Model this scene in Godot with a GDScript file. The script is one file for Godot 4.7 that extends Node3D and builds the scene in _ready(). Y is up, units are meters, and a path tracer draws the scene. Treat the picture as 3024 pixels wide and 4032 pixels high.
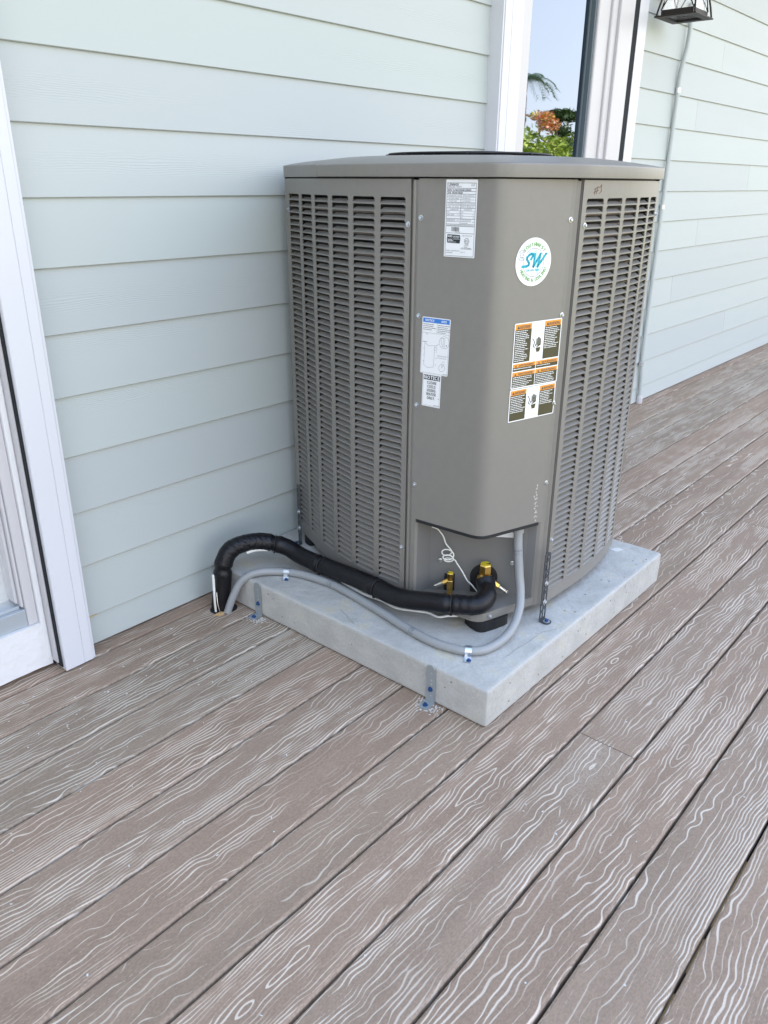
extends Node3D
# A grey outdoor condenser on a concrete pad, on a composite deck beside a pale sided house.

const CAM := Vector3(-1.3307, 1.2164, 1.8663)
const PITCH := 0.145          # deck board pitch
const GAP0 := 0.788           # z of one of the gaps between boards
const PADH := 0.107
const SIDE := 0.1548          # siding exposure
const SIDE0 := 0.0934
var M := {}
var rng := RandomNumberGenerator.new()


# ------------------------------------------------------------------ geometry
class Geo:
	var v := PackedVector3Array()
	var n := PackedVector3Array()
	var uv := PackedVector2Array()
	var col := PackedColorArray()
	var ink := Color(1, 1, 1)

	func tri(a: Vector3, b: Vector3, c: Vector3, na: Vector3, nb: Vector3, nc: Vector3, ta := Vector2(), tb := Vector2(), tc := Vector2()) -> void:
		if (b - a).cross(c - a).dot(na + nb + nc) > 0.0:
			v.append_array([a, c, b]); n.append_array([na, nc, nb]); uv.append_array([ta, tc, tb])
		else:
			v.append_array([a, b, c]); n.append_array([na, nb, nc]); uv.append_array([ta, tb, tc])
		col.append_array([ink, ink, ink])

	func flat(a: Vector3, b: Vector3, c: Vector3, out: Vector3, ta := Vector2(), tb := Vector2(), tc := Vector2()) -> void:
		var m := (b - a).cross(c - a).normalized()
		if m.dot(out) < 0.0:
			m = -m
		tri(a, b, c, m, m, m, ta, tb, tc)

	func quad(a: Vector3, b: Vector3, c: Vector3, d: Vector3, out: Vector3, ta := Vector2(0, 0), tb := Vector2(1, 0), tc := Vector2(1, 1), td := Vector2(0, 1)) -> void:
		flat(a, b, c, out, ta, tb, tc)
		flat(a, c, d, out, ta, tc, td)

	func squad(p: Array, m: Array, t: Array) -> void:
		tri(p[0], p[1], p[2], m[0], m[1], m[2], t[0], t[1], t[2])
		tri(p[0], p[2], p[3], m[0], m[2], m[3], t[0], t[2], t[3])

	# a box along given axes; bev chamfers all its edges
	func obox(c: Vector3, h: Vector3, bs: Basis, bev := 0.0) -> void:
		var X: Vector3 = bs.x; var Y: Vector3 = bs.y; var Z: Vector3 = bs.z
		var ax: Array = [X, Y, Z]
		var hh: Array = [h.x, h.y, h.z]
		for i in 3:
			var j := (i + 1) % 3
			var k := (i + 2) % 3
			for s in [-1.0, 1.0]:
				var o: Vector3 = ax[i] * (hh[i] * s)
				var e: Vector3 = ax[j] * (hh[j] - bev)
				var f: Vector3 = ax[k] * (hh[k] - bev)
				quad(c + o - e - f, c + o + e - f, c + o + e + f, c + o - e + f, o, Vector2(0, 0), Vector2(2.0 * hh[j], 0), Vector2(2.0 * hh[j], 2.0 * hh[k]), Vector2(0, 2.0 * hh[k]))
		if bev <= 0.0:
			return
		for i in 3:
			var j := (i + 1) % 3
			var k := (i + 2) % 3
			for s in [-1.0, 1.0]:
				for t in [-1.0, 1.0]:
					var e: Vector3 = ax[i] * (hh[i] - bev)
					var p: Vector3 = ax[j] * (hh[j] * s) + ax[k] * ((hh[k] - bev) * t)
					var r: Vector3 = ax[j] * ((hh[j] - bev) * s) + ax[k] * (hh[k] * t)
					quad(c + p - e, c + p + e, c + r + e, c + r - e, p + r)
		for sx in [-1.0, 1.0]:
			for sy in [-1.0, 1.0]:
				for sz in [-1.0, 1.0]:
					var a: Vector3 = X * (h.x * sx) + Y * ((h.y - bev) * sy) + Z * ((h.z - bev) * sz)
					var b: Vector3 = X * ((h.x - bev) * sx) + Y * (h.y * sy) + Z * ((h.z - bev) * sz)
					var d: Vector3 = X * ((h.x - bev) * sx) + Y * ((h.y - bev) * sy) + Z * (h.z * sz)
					flat(c + a, c + b, c + d, a + b + d)

	func box(mn: Vector3, mx: Vector3, bev := 0.0) -> void:
		obox((mn + mx) * 0.5, (mx - mn) * 0.5, Basis(), bev)

	# polygon in the plane (U, V) at o, pushed out along W by depth
	func prism(poly: PackedVector2Array, o: Vector3, U: Vector3, V: Vector3, W: Vector3, depth: float, back := true) -> void:
		var ids := Geometry2D.triangulate_polygon(poly)
		for i in range(0, ids.size(), 3):
			var p: Array = []
			for j in 3:
				var q := poly[ids[i + j]]
				p.append(o + U * q.x + V * q.y)
			flat(p[0] + W * depth, p[1] + W * depth, p[2] + W * depth, W, poly[ids[i]], poly[ids[i + 1]], poly[ids[i + 2]])
			if back:
				flat(p[0], p[1], p[2], -W)
		if depth == 0.0:
			return
		var area := 0.0
		for i in poly.size():
			area += poly[i].cross(poly[(i + 1) % poly.size()])
		for i in poly.size():
			var a := poly[i]
			var b := poly[(i + 1) % poly.size()]
			var e := b - a
			var nn := Vector2(e.y, -e.x) * signf(area)
			var A := o + U * a.x + V * a.y
			var B := o + U * b.x + V * b.y
			quad(A, B, B + W * depth, A + W * depth, U * nn.x + V * nn.y)

	# round bar along points; rad is one number or one per point
	func tube(p: PackedVector3Array, rad, sides := 12, caps := true, lump = null) -> void:
		var T: Array = []
		for i in p.size():
			T.append((p[mini(i + 1, p.size() - 1)] - p[maxi(i - 1, 0)]).normalized())
		var N: Vector3 = T[0].cross(Vector3.UP if absf(T[0].y) < 0.9 else Vector3.RIGHT).normalized()
		var rings: Array = []
		var dirs: Array = []
		var run := PackedFloat32Array()
		var s := 0.0
		for i in p.size():
			if i > 0:
				s += p[i].distance_to(p[i - 1])
				N = (N - T[i] * N.dot(T[i])).normalized()
			run.append(s)
			var B: Vector3 = T[i].cross(N)
			var ring := PackedVector3Array()
			var dr := PackedVector3Array()
			for k in sides + 1:
				var a := TAU * k / sides
				var d := N * cos(a) + B * sin(a)
				var r: float = rad if not (rad is Array) else rad[i]
				if lump != null:
					r += lump.call(s, a if k < sides else 0.0)
				ring.append(p[i] + d * r)
				dr.append(d)
			rings.append(ring); dirs.append(dr)
		if lump != null:      # normals that follow the wrinkles
			for i in p.size():
				for k in sides + 1:
					var km := (k - 1 + sides) % sides
					var kp := (k + 1) % sides
					var du: Vector3 = rings[mini(i + 1, p.size() - 1)][k] - rings[maxi(i - 1, 0)][k]
					var dv: Vector3 = rings[i][kp] - rings[i][km]
					var m := du.cross(dv).normalized()
					if m.dot(dirs[i][k]) < 0.0:
						m = -m
					dirs[i][k] = m
		for i in p.size() - 1:
			for k in sides:
				var u0 := float(k) / sides
				var u1 := float(k + 1) / sides
				squad([rings[i][k], rings[i + 1][k], rings[i + 1][k + 1], rings[i][k + 1]], [dirs[i][k], dirs[i + 1][k], dirs[i + 1][k + 1], dirs[i][k + 1]],
					[Vector2(run[i], u0), Vector2(run[i + 1], u0), Vector2(run[i + 1], u1), Vector2(run[i], u1)])
		if caps:
			for e in [0, p.size() - 1]:
				var out: Vector3 = -T[0] if e == 0 else T[e]
				for k in sides:
					flat(p[e], rings[e][k], rings[e][k + 1], out)

	# profile of (radius, height) turned about axis at o
	func lathe(prof: Array, o: Vector3, axis: Vector3, sides := 16, smooth := true) -> void:
		var U := axis.cross(Vector3.UP if absf(axis.y) < 0.9 else Vector3.RIGHT).normalized()
		var V := axis.cross(U)
		for i in prof.size() - 1:
			var a: Vector2 = prof[i]
			var b: Vector2 = prof[i + 1]
			var e := b - a
			var nr := Vector2(e.y, -e.x).normalized()
			for k in sides:
				var d0 := U * cos(TAU * k / sides) + V * sin(TAU * k / sides)
				var d1 := U * cos(TAU * (k + 1) / sides) + V * sin(TAU * (k + 1) / sides)
				if not smooth:
					d0 = d0
				var n0 := (d0 * nr.x + axis * nr.y).normalized()
				var n1 := (d1 * nr.x + axis * nr.y).normalized()
				if not smooth:
					n0 = (n0 + n1).normalized(); n1 = n0
				squad([o + d0 * a.x + axis * a.y, o + d1 * a.x + axis * a.y, o + d1 * b.x + axis * b.y, o + d0 * b.x + axis * b.y], [n0, n1, n1, n0], [Vector2(), Vector2(), Vector2(), Vector2()])

	func blob(c: Vector3, r: Vector3, seg := 10) -> void:
		for i in seg:
			for k in seg * 2:
				var p: Array = []
				var m: Array = []
				for q in [[i, k], [i + 1, k], [i + 1, k + 1], [i, k + 1]]:
					var th: float = PI * q[0] / seg
					var ph: float = PI * q[1] / seg
					var d := Vector3(sin(th) * cos(ph), cos(th), sin(th) * sin(ph))
					p.append(c + d * r); m.append((d / r).normalized())
				squad(p, m, [Vector2(), Vector2(), Vector2(), Vector2()])

	func mesh(colours := false) -> ArrayMesh:
		var a := []
		a.resize(Mesh.ARRAY_MAX)
		a[Mesh.ARRAY_VERTEX] = v; a[Mesh.ARRAY_NORMAL] = n; a[Mesh.ARRAY_TEX_UV] = uv
		if colours:
			a[Mesh.ARRAY_COLOR] = col
		var m := ArrayMesh.new()
		m.add_surface_from_arrays(Mesh.PRIMITIVE_TRIANGLES, a)
		return m


# ------------------------------------------------------------------ nodes
func where(o: Node) -> Vector3:
	var p := Vector3()
	while o is Node3D and o != self:
		p += o.position
		o = o.get_parent()
	return p


func obj(called: String, g: Geo, m: Material, parent: Node = self, colours := false) -> MeshInstance3D:
	var o := MeshInstance3D.new()
	o.name = called
	o.mesh = g.mesh(colours)
	o.material_override = m
	parent.add_child(o, true)
	o.position = -where(parent)
	return o


func piece(called: String, m: Mesh, mat: Material, xf: Transform3D, parent: Node) -> MeshInstance3D:
	var o := MeshInstance3D.new()
	o.name = called
	o.mesh = m
	o.material_override = mat
	parent.add_child(o, true)
	o.transform = Transform3D(xf.basis, xf.origin - where(parent))
	return o


func thing(called: String, label: String, category: String, at := Vector3.ZERO, group := "") -> Node3D:
	var o := Node3D.new()
	o.name = called
	add_child(o, true)
	o.position = at
	tag(o, label, category, group)
	return o


func tag(o: Node, label: String, category := "", group := "") -> void:
	o.set_meta("label", label)
	if category: o.set_meta("category", category)
	if group: o.set_meta("group", group)


func facing(nrm: Vector3, up := Vector3.UP) -> Basis:
	var z := nrm.normalized()
	if absf(z.dot(up)) > 0.95: up = Vector3.FORWARD
	var x := up.cross(z).normalized()
	return Basis(x, z.cross(x), z)


func spline(c: Array, step: float) -> PackedVector3Array:
	var out := PackedVector3Array()
	for i in c.size() - 1:
		var p0: Vector3 = c[maxi(i - 1, 0)]
		var p1: Vector3 = c[i]
		var p2: Vector3 = c[i + 1]
		var p3: Vector3 = c[mini(i + 2, c.size() - 1)]
		var k := maxi(1, int(ceil(p1.distance_to(p2) / step)))
		for j in k:
			out.append(p1.cubic_interpolate(p2, p0, p3, float(j) / k))
	out.append(c[c.size() - 1])
	return out


# ------------------------------------------------------------------ materials
func lin(r: float, g: float, b: float) -> Color:
	return Color(r, g, b).linear_to_srgb()


func mat(c: Color, rough := 0.6, metal := 0.0) -> StandardMaterial3D:
	var m := StandardMaterial3D.new()
	m.albedo_color = c
	m.roughness = rough
	m.metallic = metal
	return m


func noise_tex(freq: float, seed_: int, lo: Color, hi: Color, oct := 4, size := 512) -> NoiseTexture2D:
	var f := FastNoiseLite.new()
	f.seed = seed_; f.frequency = freq; f.fractal_octaves = oct
	f.noise_type = FastNoiseLite.TYPE_SIMPLEX_SMOOTH
	var t := NoiseTexture2D.new()
	t.width = size; t.height = size; t.seamless = true; t.noise = f
	var r := Gradient.new()
	r.set_color(0, lo); r.set_color(1, hi)
	t.color_ramp = r
	return t


func val(seed_: int) -> FastNoiseLite:
	var f := FastNoiseLite.new()
	f.noise_type = FastNoiseLite.TYPE_VALUE
	f.fractal_type = FastNoiseLite.FRACTAL_NONE
	f.frequency = 1.0
	f.seed = seed_
	return f


const GW := 2048
const GH := 140
const ROWS := 7
const GL := 2.048


func grain_atlas() -> Array:
	# embossed wood figure of the boards: pale ink left in the grooves, brown between
	var px := PackedByteArray(); px.resize(GW * GH * ROWS * 3)
	var hp := PackedByteArray(); hp.resize(GW * GH * ROWS)
	var curve := PackedByteArray(); curve.resize(1025)
	for i in 1025:
		curve[i] = int(255.0 * Color(i / 1024.0, 0, 0).linear_to_srgb().r + 0.5)
	var dx := GL / GW
	var h := PackedFloat32Array(); h.resize(GW * GH)
	for k in ROWS:
		var f: Array = []
		for i in 12: f.append(val(k * 20 + i + 1))
		var f3: FastNoiseLite = f[2]; var f4: FastNoiseLite = f[3]; var f5: FastNoiseLite = f[4]
		var f6: FastNoiseLite = f[5]; var f7: FastNoiseLite = f[6]; var f8: FastNoiseLite = f[7]
		var f9: FastNoiseLite = f[8]; var f12: FastNoiseLite = f[11]; var f11: FastNoiseLite = f[10]
		var c := PackedFloat32Array(); c.resize(GW)
		for x in GW:
			c[x] = 0.02 * f[0].get_noise_2d(x * dx * 0.9, 0.5) + 0.006 * f[1].get_noise_2d(x * dx * 4.0, 0.5)
		var dir := 3.0 if k % 2 == 0 else -3.0
		for y in GH:
			var V := (y - GH * 0.5 + 0.5) * dx
			for x in GW:
				var U := x * dx
				var w := V - c[x]
				var ring_ := 6.4 * pow(sqrt(w * w + 0.000016) * 16.6667, 1.06) if k % 3 == 0 else 98.0 * V + 160.0 * w * absf(w) * float(k % 3 * 2 - 3) + 240.0 * w * w
				h[y * GW + x] = ring_ + dir * U + 1.5 * f3.get_noise_2d(U * 1.6, V * 12.0) + 0.80 * f4.get_noise_2d(U * 9.0, V * 30.0) + 0.44 * f5.get_noise_2d(U * 32.0, V * 50.0)
		for y in GH:
			var V := (y - GH * 0.5 + 0.5) * dx
			var ym := maxi(y - 1, 0) * GW
			var yp := mini(y + 1, GH - 1) * GW
			var edge := clampf((absf(V) - 0.062) / 0.008, 0.0, 1.0)
			for x in GW:
				var U := x * dx
				var i := y * GW + x
				var gu := (h[y * GW + mini(x + 1, GW - 1)] - h[y * GW + maxi(x - 1, 0)]) * 500.0
				var gv := (h[yp + x] - h[ym + x]) * 500.0
				var g := maxf(sqrt(gu * gu + gv * gv), 45.0)
				var d := absf(h[i] - floorf(h[i]) - 0.5) / g
				var ww := minf(0.00074 + 0.0012 * f6.get_noise_2d(U * 7.0, V * 60.0) + 0.0009 * f7.get_noise_2d(U * 24.0, V * 120.0), 0.19 / g)
				var ln := clampf((ww - d) / 0.0007 + 0.5, 0.0, 1.0)
				var strong := clampf(1.0 + 0.6 * f8.get_noise_2d(U * 2.5, V * 30.0), 0.3, 1.0)
				var fine := f9.get_noise_2d(U * 260.0, V * 520.0)
				var dusty := clampf(f12.get_noise_2d(U * 1.7, V * 11.0) - 0.60, 0.0, 1.0) * (0.45 + 0.3 * fine)
				var t := 1.0 + 0.09 * f11.get_noise_2d(U * 3.0, V * 25.0) + 0.13 * fine
				var a := ln * strong
				a = maxf(maxf(a, edge * (0.26 + 0.16 * fine)), dusty)
				var q := (k * GH * GW + i)
				px[q * 3] = curve[int(1024.0 * clampf(0.290 * t * (1.0 - a) + 0.62 * a, 0.0, 1.0))]
				px[q * 3 + 1] = curve[int(1024.0 * clampf(0.216 * t * (1.0 - a) + 0.555 * a, 0.0, 1.0))]
				px[q * 3 + 2] = curve[int(1024.0 * clampf(0.160 * t * (1.0 - a) + 0.47 * a, 0.0, 1.0))]
				hp[q] = int(clampf(150.0 + 26.0 * fine - 90.0 * ln, 0.0, 255.0))
	var ci := Image.create_from_data(GW, GH * ROWS, false, Image.FORMAT_RGB8, px)
	var hi := Image.create_from_data(GW, GH * ROWS, false, Image.FORMAT_L8, hp)
	return [ImageTexture.create_from_image(ci), ImageTexture.create_from_image(hi)]


func concrete_tex() -> ImageTexture:
	# sandy fine grain, soft trowel clouds, pores and a few rusty stains
	var f := FastNoiseLite.new(); f.seed = 81; f.frequency = 0.008; f.fractal_octaves = 3
	var g := FastNoiseLite.new(); g.seed = 83; g.frequency = 0.11; g.fractal_octaves = 3
	var w := FastNoiseLite.new(); w.seed = 84; w.frequency = 0.30; w.fractal_octaves = 1
	var n := 768
	var A := f.get_seamless_image(n, n).get_data()
	var B := g.get_seamless_image(n, n).get_data()
	var C := w.get_seamless_image(n, n).get_data()
	var px := PackedByteArray(); px.resize(n * n * 3)
	for i in n * n:
		var a := A[i] / 255.0 - 0.5
		var b := B[i] / 255.0 - 0.5
		var c := C[i] / 255.0
		var v := 0.70 + 0.08 * a + 0.055 * b - (0.16 if c > 0.955 else 0.0) + (0.07 if c < 0.05 else 0.0)
		var warm := clampf(a - 0.16, 0.0, 1.0) * 0.22
		px[i * 3] = int(255.0 * clampf(v, 0.0, 1.0))
		px[i * 3 + 1] = int(255.0 * clampf(v - 0.004 - warm * 0.25, 0.0, 1.0))
		px[i * 3 + 2] = int(255.0 * clampf(v - 0.022 - warm, 0.0, 1.0))
	return ImageTexture.create_from_image(Image.create_from_data(n, n, false, Image.FORMAT_RGB8, px))


func siding_relief() -> ImageTexture:
	# pressed cedar figure of the fibre cement planks, four planks high
	var W := 2048
	var H := 128
	var hp := PackedByteArray(); hp.resize(W * H * 4)
	for k in 4:
		var a := val(300 + k); var b := val(310 + k); var c := val(320 + k); var e := val(330 + k)
		for y in H:
			var V := y * 0.00125
			for x in W:
				var U := x * 0.0015
				var h := V * 210.0 + 3.0 * a.get_noise_2d(U * 0.9, V * 9.0) + 1.0 * b.get_noise_2d(U * 5.0, V * 30.0) + 0.3 * e.get_noise_2d(U * 28.0, V * 70.0)
				var r := absf(h - floorf(h) - 0.5) * 2.0
				var s := clampf(0.35 + 0.75 * c.get_noise_2d(U * 2.2, V * 22.0), 0.03, 1.0)
				hp[(k * H + y) * W + x] = int(clampf(128.0 + 120.0 * (r * r - 0.4) * s, 0.0, 255.0))
	return ImageTexture.create_from_image(Image.create_from_data(W, H * 4, false, Image.FORMAT_L8, hp))


func tri(m: StandardMaterial3D, scale: float) -> StandardMaterial3D:
	m.uv1_triplanar = true
	m.uv1_world_triplanar = true
	m.uv1_scale = Vector3(scale, scale, scale)
	return m


func rough_up(m: StandardMaterial3D, freq: float, seed_: int, scale: float, depth: float) -> StandardMaterial3D:
	m.heightmap_enabled = true
	m.heightmap_texture = noise_tex(freq, seed_, Color.BLACK, Color.WHITE)
	m.heightmap_scale = depth
	return tri(m, scale)


func build_materials() -> void:
	var ga := grain_atlas()
	# boards of the same make, greyer or browner from batch to batch
	M.board = []
	for tone in [Color(1.0, 0.99, 0.98), Color(0.98, 0.97, 0.955), Color(1.0, 0.98, 0.965), Color(0.975, 0.985, 0.98)]:
		var b := mat(tone, 0.78)
		b.albedo_texture = ga[0]
		b.heightmap_enabled = true
		b.heightmap_texture = ga[1]
		b.heightmap_scale = 0.08
		M.board.append(b)
	var sd := mat(lin(0.455, 0.496, 0.488), 0.5)
	sd.heightmap_enabled = true
	sd.heightmap_texture = siding_relief()
	sd.heightmap_scale = 0.13
	M.siding = sd
	M.planks = [sd]
	for q in [Color(0.985, 0.985, 0.99), Color(1.0, 1.005, 1.0)]:
		var d2: StandardMaterial3D = sd.duplicate()
		d2.albedo_color = sd.albedo_color * q
		M.planks.append(d2)
	M.caulk = mat(lin(0.5, 0.36, 0.18), 0.8)
	M.white = mat(lin(0.55, 0.54, 0.55), 0.35)
	M.white_wood = rough_up(mat(lin(0.72, 0.72, 0.725), 0.5), 0.02, 41, 3.0, 0.15)
	M.trim = mat(lin(0.63, 0.64, 0.675), 0.32)
	M.gap = mat(lin(0.012, 0.014, 0.017), 0.9)
	M.gasket = mat(lin(0.10, 0.13, 0.15), 0.6)
	M.rail = mat(lin(0.42, 0.46, 0.49), 0.4, 0.3)
	var glass := mat(lin(0.205, 0.25, 0.315), 0.015, 1.0)
	glass.normal_enabled = true
	var gn := FastNoiseLite.new()
	gn.seed = 8; gn.frequency = 0.006; gn.fractal_octaves = 1
	var gt := NoiseTexture2D.new()
	gt.width = 512; gt.height = 512; gt.noise = gn; gt.as_normal_map = true; gt.bump_strength = 1.0; gt.seamless = true
	glass.normal_texture = gt
	glass.normal_scale = 0.075
	M.glass = glass
	var clear := mat(Color(1, 1, 1, 0.12), 0.05)
	clear.transparency = BaseMaterial3D.TRANSPARENCY_ALPHA
	M.clear = clear
	M.blind = mat(lin(0.66, 0.69, 0.68), 0.8)
	# unit
	var paint := mat(lin(0.218, 0.205, 0.183), 0.37)
	paint.albedo_texture = noise_tex(0.006, 52, Color(0.975, 0.978, 0.98), Color(1, 1, 1), 5)
	rough_up(paint, 0.09, 51, 9.0, 0.012)
	M.paint = paint
	M.slat = mat(lin(0.218, 0.209, 0.193), 0.28)
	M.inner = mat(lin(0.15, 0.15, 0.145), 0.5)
	var coil := mat(lin(0.030, 0.029, 0.028), 0.6, 0.3)
	M.coil = coil
	M.tube = mat(lin(0.34, 0.27, 0.24), 0.35, 0.6)
	M.rubber = mat(lin(0.012, 0.014, 0.016), 0.5)
	M.foot = mat(lin(0.010, 0.010, 0.011), 0.55)
	M.zinc = mat(lin(0.62, 0.65, 0.68), 0.28, 0.9)
	M.galv = rough_up(mat(lin(0.40, 0.44, 0.46), 0.45, 0.55), 0.05, 61, 20.0, 0.02)
	M.dark_strap = mat(lin(0.075, 0.083, 0.095), 0.45, 0.4)
	M.blue = mat(lin(0.012, 0.055, 0.17), 0.35)
	M.brass = mat(lin(0.72, 0.47, 0.13), 0.28, 1.0)
	M.copper = mat(lin(0.45, 0.28, 0.17), 0.45, 0.8)
	M.chrome = mat(lin(0.62, 0.60, 0.55), 0.22, 1.0)
	M.yellow = mat(lin(0.72, 0.56, 0.02), 0.5)
	M.black = mat(lin(0.014, 0.014, 0.015), 0.5)
	var vinyl := mat(lin(0.006, 0.006, 0.008), 0.30)
	vinyl.metallic_specular = 0.4
	rough_up(vinyl, 0.03, 71, 14.0, 0.10)
	M.vinyl = vinyl
	M.pvc = mat(lin(0.285, 0.295, 0.298), 0.34)
	M.pvc_ink = mat(lin(0.13, 0.15, 0.18), 0.6)
	M.wire = mat(lin(0.74, 0.74, 0.70), 0.5)
	var con := mat(Color(1, 1, 1), 0.85)
	con.albedo_texture = concrete_tex()
	con.heightmap_enabled = true
	con.heightmap_texture = noise_tex(0.05, 82, Color.BLACK, Color.WHITE, 5)
	con.heightmap_scale = 0.16
	M.concrete = tri(con, 1.3)
	M.stain = mat(lin(0.24, 0.22, 0.18), 0.9)
	M.dust = mat(lin(0.62, 0.62, 0.60), 0.9)
	M.pine = mat(lin(0.62, 0.40, 0.18), 0.7)
	# stickers
	M.paper = mat(lin(0.83, 0.84, 0.85), 0.35)
	M.ink = mat(lin(0.07, 0.075, 0.085), 0.5)
	M.ink_soft = mat(lin(0.14, 0.145, 0.16), 0.5)
	M.head_blue = mat(lin(0.03, 0.20, 0.62), 0.4)
	M.head_black = mat(lin(0.012, 0.02, 0.025), 0.4)
	M.orange = mat(lin(0.80, 0.31, 0.035), 0.35)
	var gloss := mat(lin(0.022, 0.020, 0.017), 0.06)
	gloss.metallic_specular = 0.72
	M.gloss_black = gloss
	M.teal = mat(lin(0.005, 0.36, 0.48), 0.35)
	M.pale_teal = mat(lin(0.50, 0.80, 0.88), 0.35)
	M.green_ink = mat(lin(0.10, 0.34, 0.04), 0.4)
	M.ring_grey = mat(lin(0.14, 0.16, 0.20), 0.4)
	M.pen = mat(lin(0.16, 0.06, 0.03), 0.7)
	M.chalk = mat(lin(0.50, 0.49, 0.44), 0.9)
	# lamp
	M.bronze = mat(lin(0.022, 0.017, 0.014), 0.5, 0.3)
	# garden
	M.lawn = tri(mat(Color(1, 1, 1), 0.9), 0.4)
	M.lawn.albedo_texture = noise_tex(0.03, 91, lin(0.13, 0.135, 0.055), lin(0.24, 0.225, 0.12), 5)
	var lf := mat(Color(1, 1, 1), 0.45)
	lf.vertex_color_use_as_albedo = true
	lf.backlight_enabled = true
	lf.backlight = lin(0.22, 0.30, 0.04)
	M.leaf = lf
	M.bark = mat(lin(0.16, 0.12, 0.09), 0.9)
	M.eave = mat(lin(0.55, 0.54, 0.52), 0.6)
	M.roof = mat(lin(0.12, 0.11, 0.11), 0.8)
	M.earth = mat(lin(0.05, 0.045, 0.04), 0.95)


func _ready() -> void:
	rng.seed = 20
	# camera, sky, sun, exposure
	var cam := Camera3D.new()
	cam.name = "camera"
	add_child(cam)
	cam.position = CAM
	cam.rotation = Vector3(deg_to_rad(-22.8518), deg_to_rad(-49.3393), deg_to_rad(0.4243))
	cam.fov = 66.289
	cam.near = 0.02
	cam.far = 400.0
	cam.current = true
	var env := Environment.new()
	env.background_mode = Environment.BG_SKY
	var sky := ProceduralSkyMaterial.new()
	sky.sky_top_color = Color(0.59, 0.695, 0.86)
	sky.sky_horizon_color = Color(0.945, 0.925, 0.895)
	sky.sky_curve = 0.42
	sky.ground_bottom_color = Color(0.25, 0.27, 0.2)
	sky.ground_horizon_color = Color(0.7, 0.72, 0.72)
	sky.sky_energy_multiplier = 1.0
	env.sky = Sky.new()
	env.sky.sky_material = sky
	env.tonemap_mode = Environment.TONE_MAPPER_LINEAR
	env.tonemap_exposure = 3.85
	env.sdfgi_enabled = true
	env.ssao_enabled = true
	env.ssil_enabled = true
	var we := WorldEnvironment.new()
	we.name = "environment"
	we.environment = env
	add_child(we)
	var sun := DirectionalLight3D.new()
	sun.name = "sun"
	add_child(sun)
	sun.light_energy = 1.6
	sun.light_color = Color(1.0, 0.95, 0.87)
	sun.light_angular_distance = 0.5
	sun.shadow_enabled = true
	sun.look_at_from_position(Vector3(), Vector3(-0.25, -1.0, 0.78))

	build_materials()
	build_ground()
	build_deck()
	build_house()
	build_pad()
	build_unit()
	build_lines()
	build_straps()
	build_lamp()
	build_garden()


# ------------------------------------------------------------------ setting
func build_ground() -> void:
	var g := Geo.new()
	g.quad(Vector3(-150, -0.6, -150), Vector3(150, -0.6, -150), Vector3(150, -0.6, 150), Vector3(-150, -0.6, 150), Vector3.UP)
	var o := obj("ground", g, M.lawn)
	o.set_meta("kind", "structure")
	tag(o, "lawn beyond the deck")
	o.remove_meta("label")


# cuts a run into cells whose texture runs to and fro, so that it never meets itself at a seam
func folds(x0: float, x1: float, off: float, period: float) -> Array:
	var out: Array = []
	var a := x0
	while a < x1 - 1e-5:
		var k := floorf((a + off) / period + 1e-4)
		var b := minf(x1, minf((k + 1.0) * period - off, a + 0.7))
		if b - a < 1e-4: b = minf(x1, a + 0.7)
		var fa := clampf((a + off) / period - k, 0.0, 1.0)
		var fb := clampf((b + off) / period - k, 0.0, 1.0)
		if posmod(int(k), 2) == 1:
			fa = 1.0 - fa; fb = 1.0 - fb
		out.append([a, b, 0.001 + 0.998 * fa, 0.001 + 0.998 * fb])
		a = b
	return out


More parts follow.
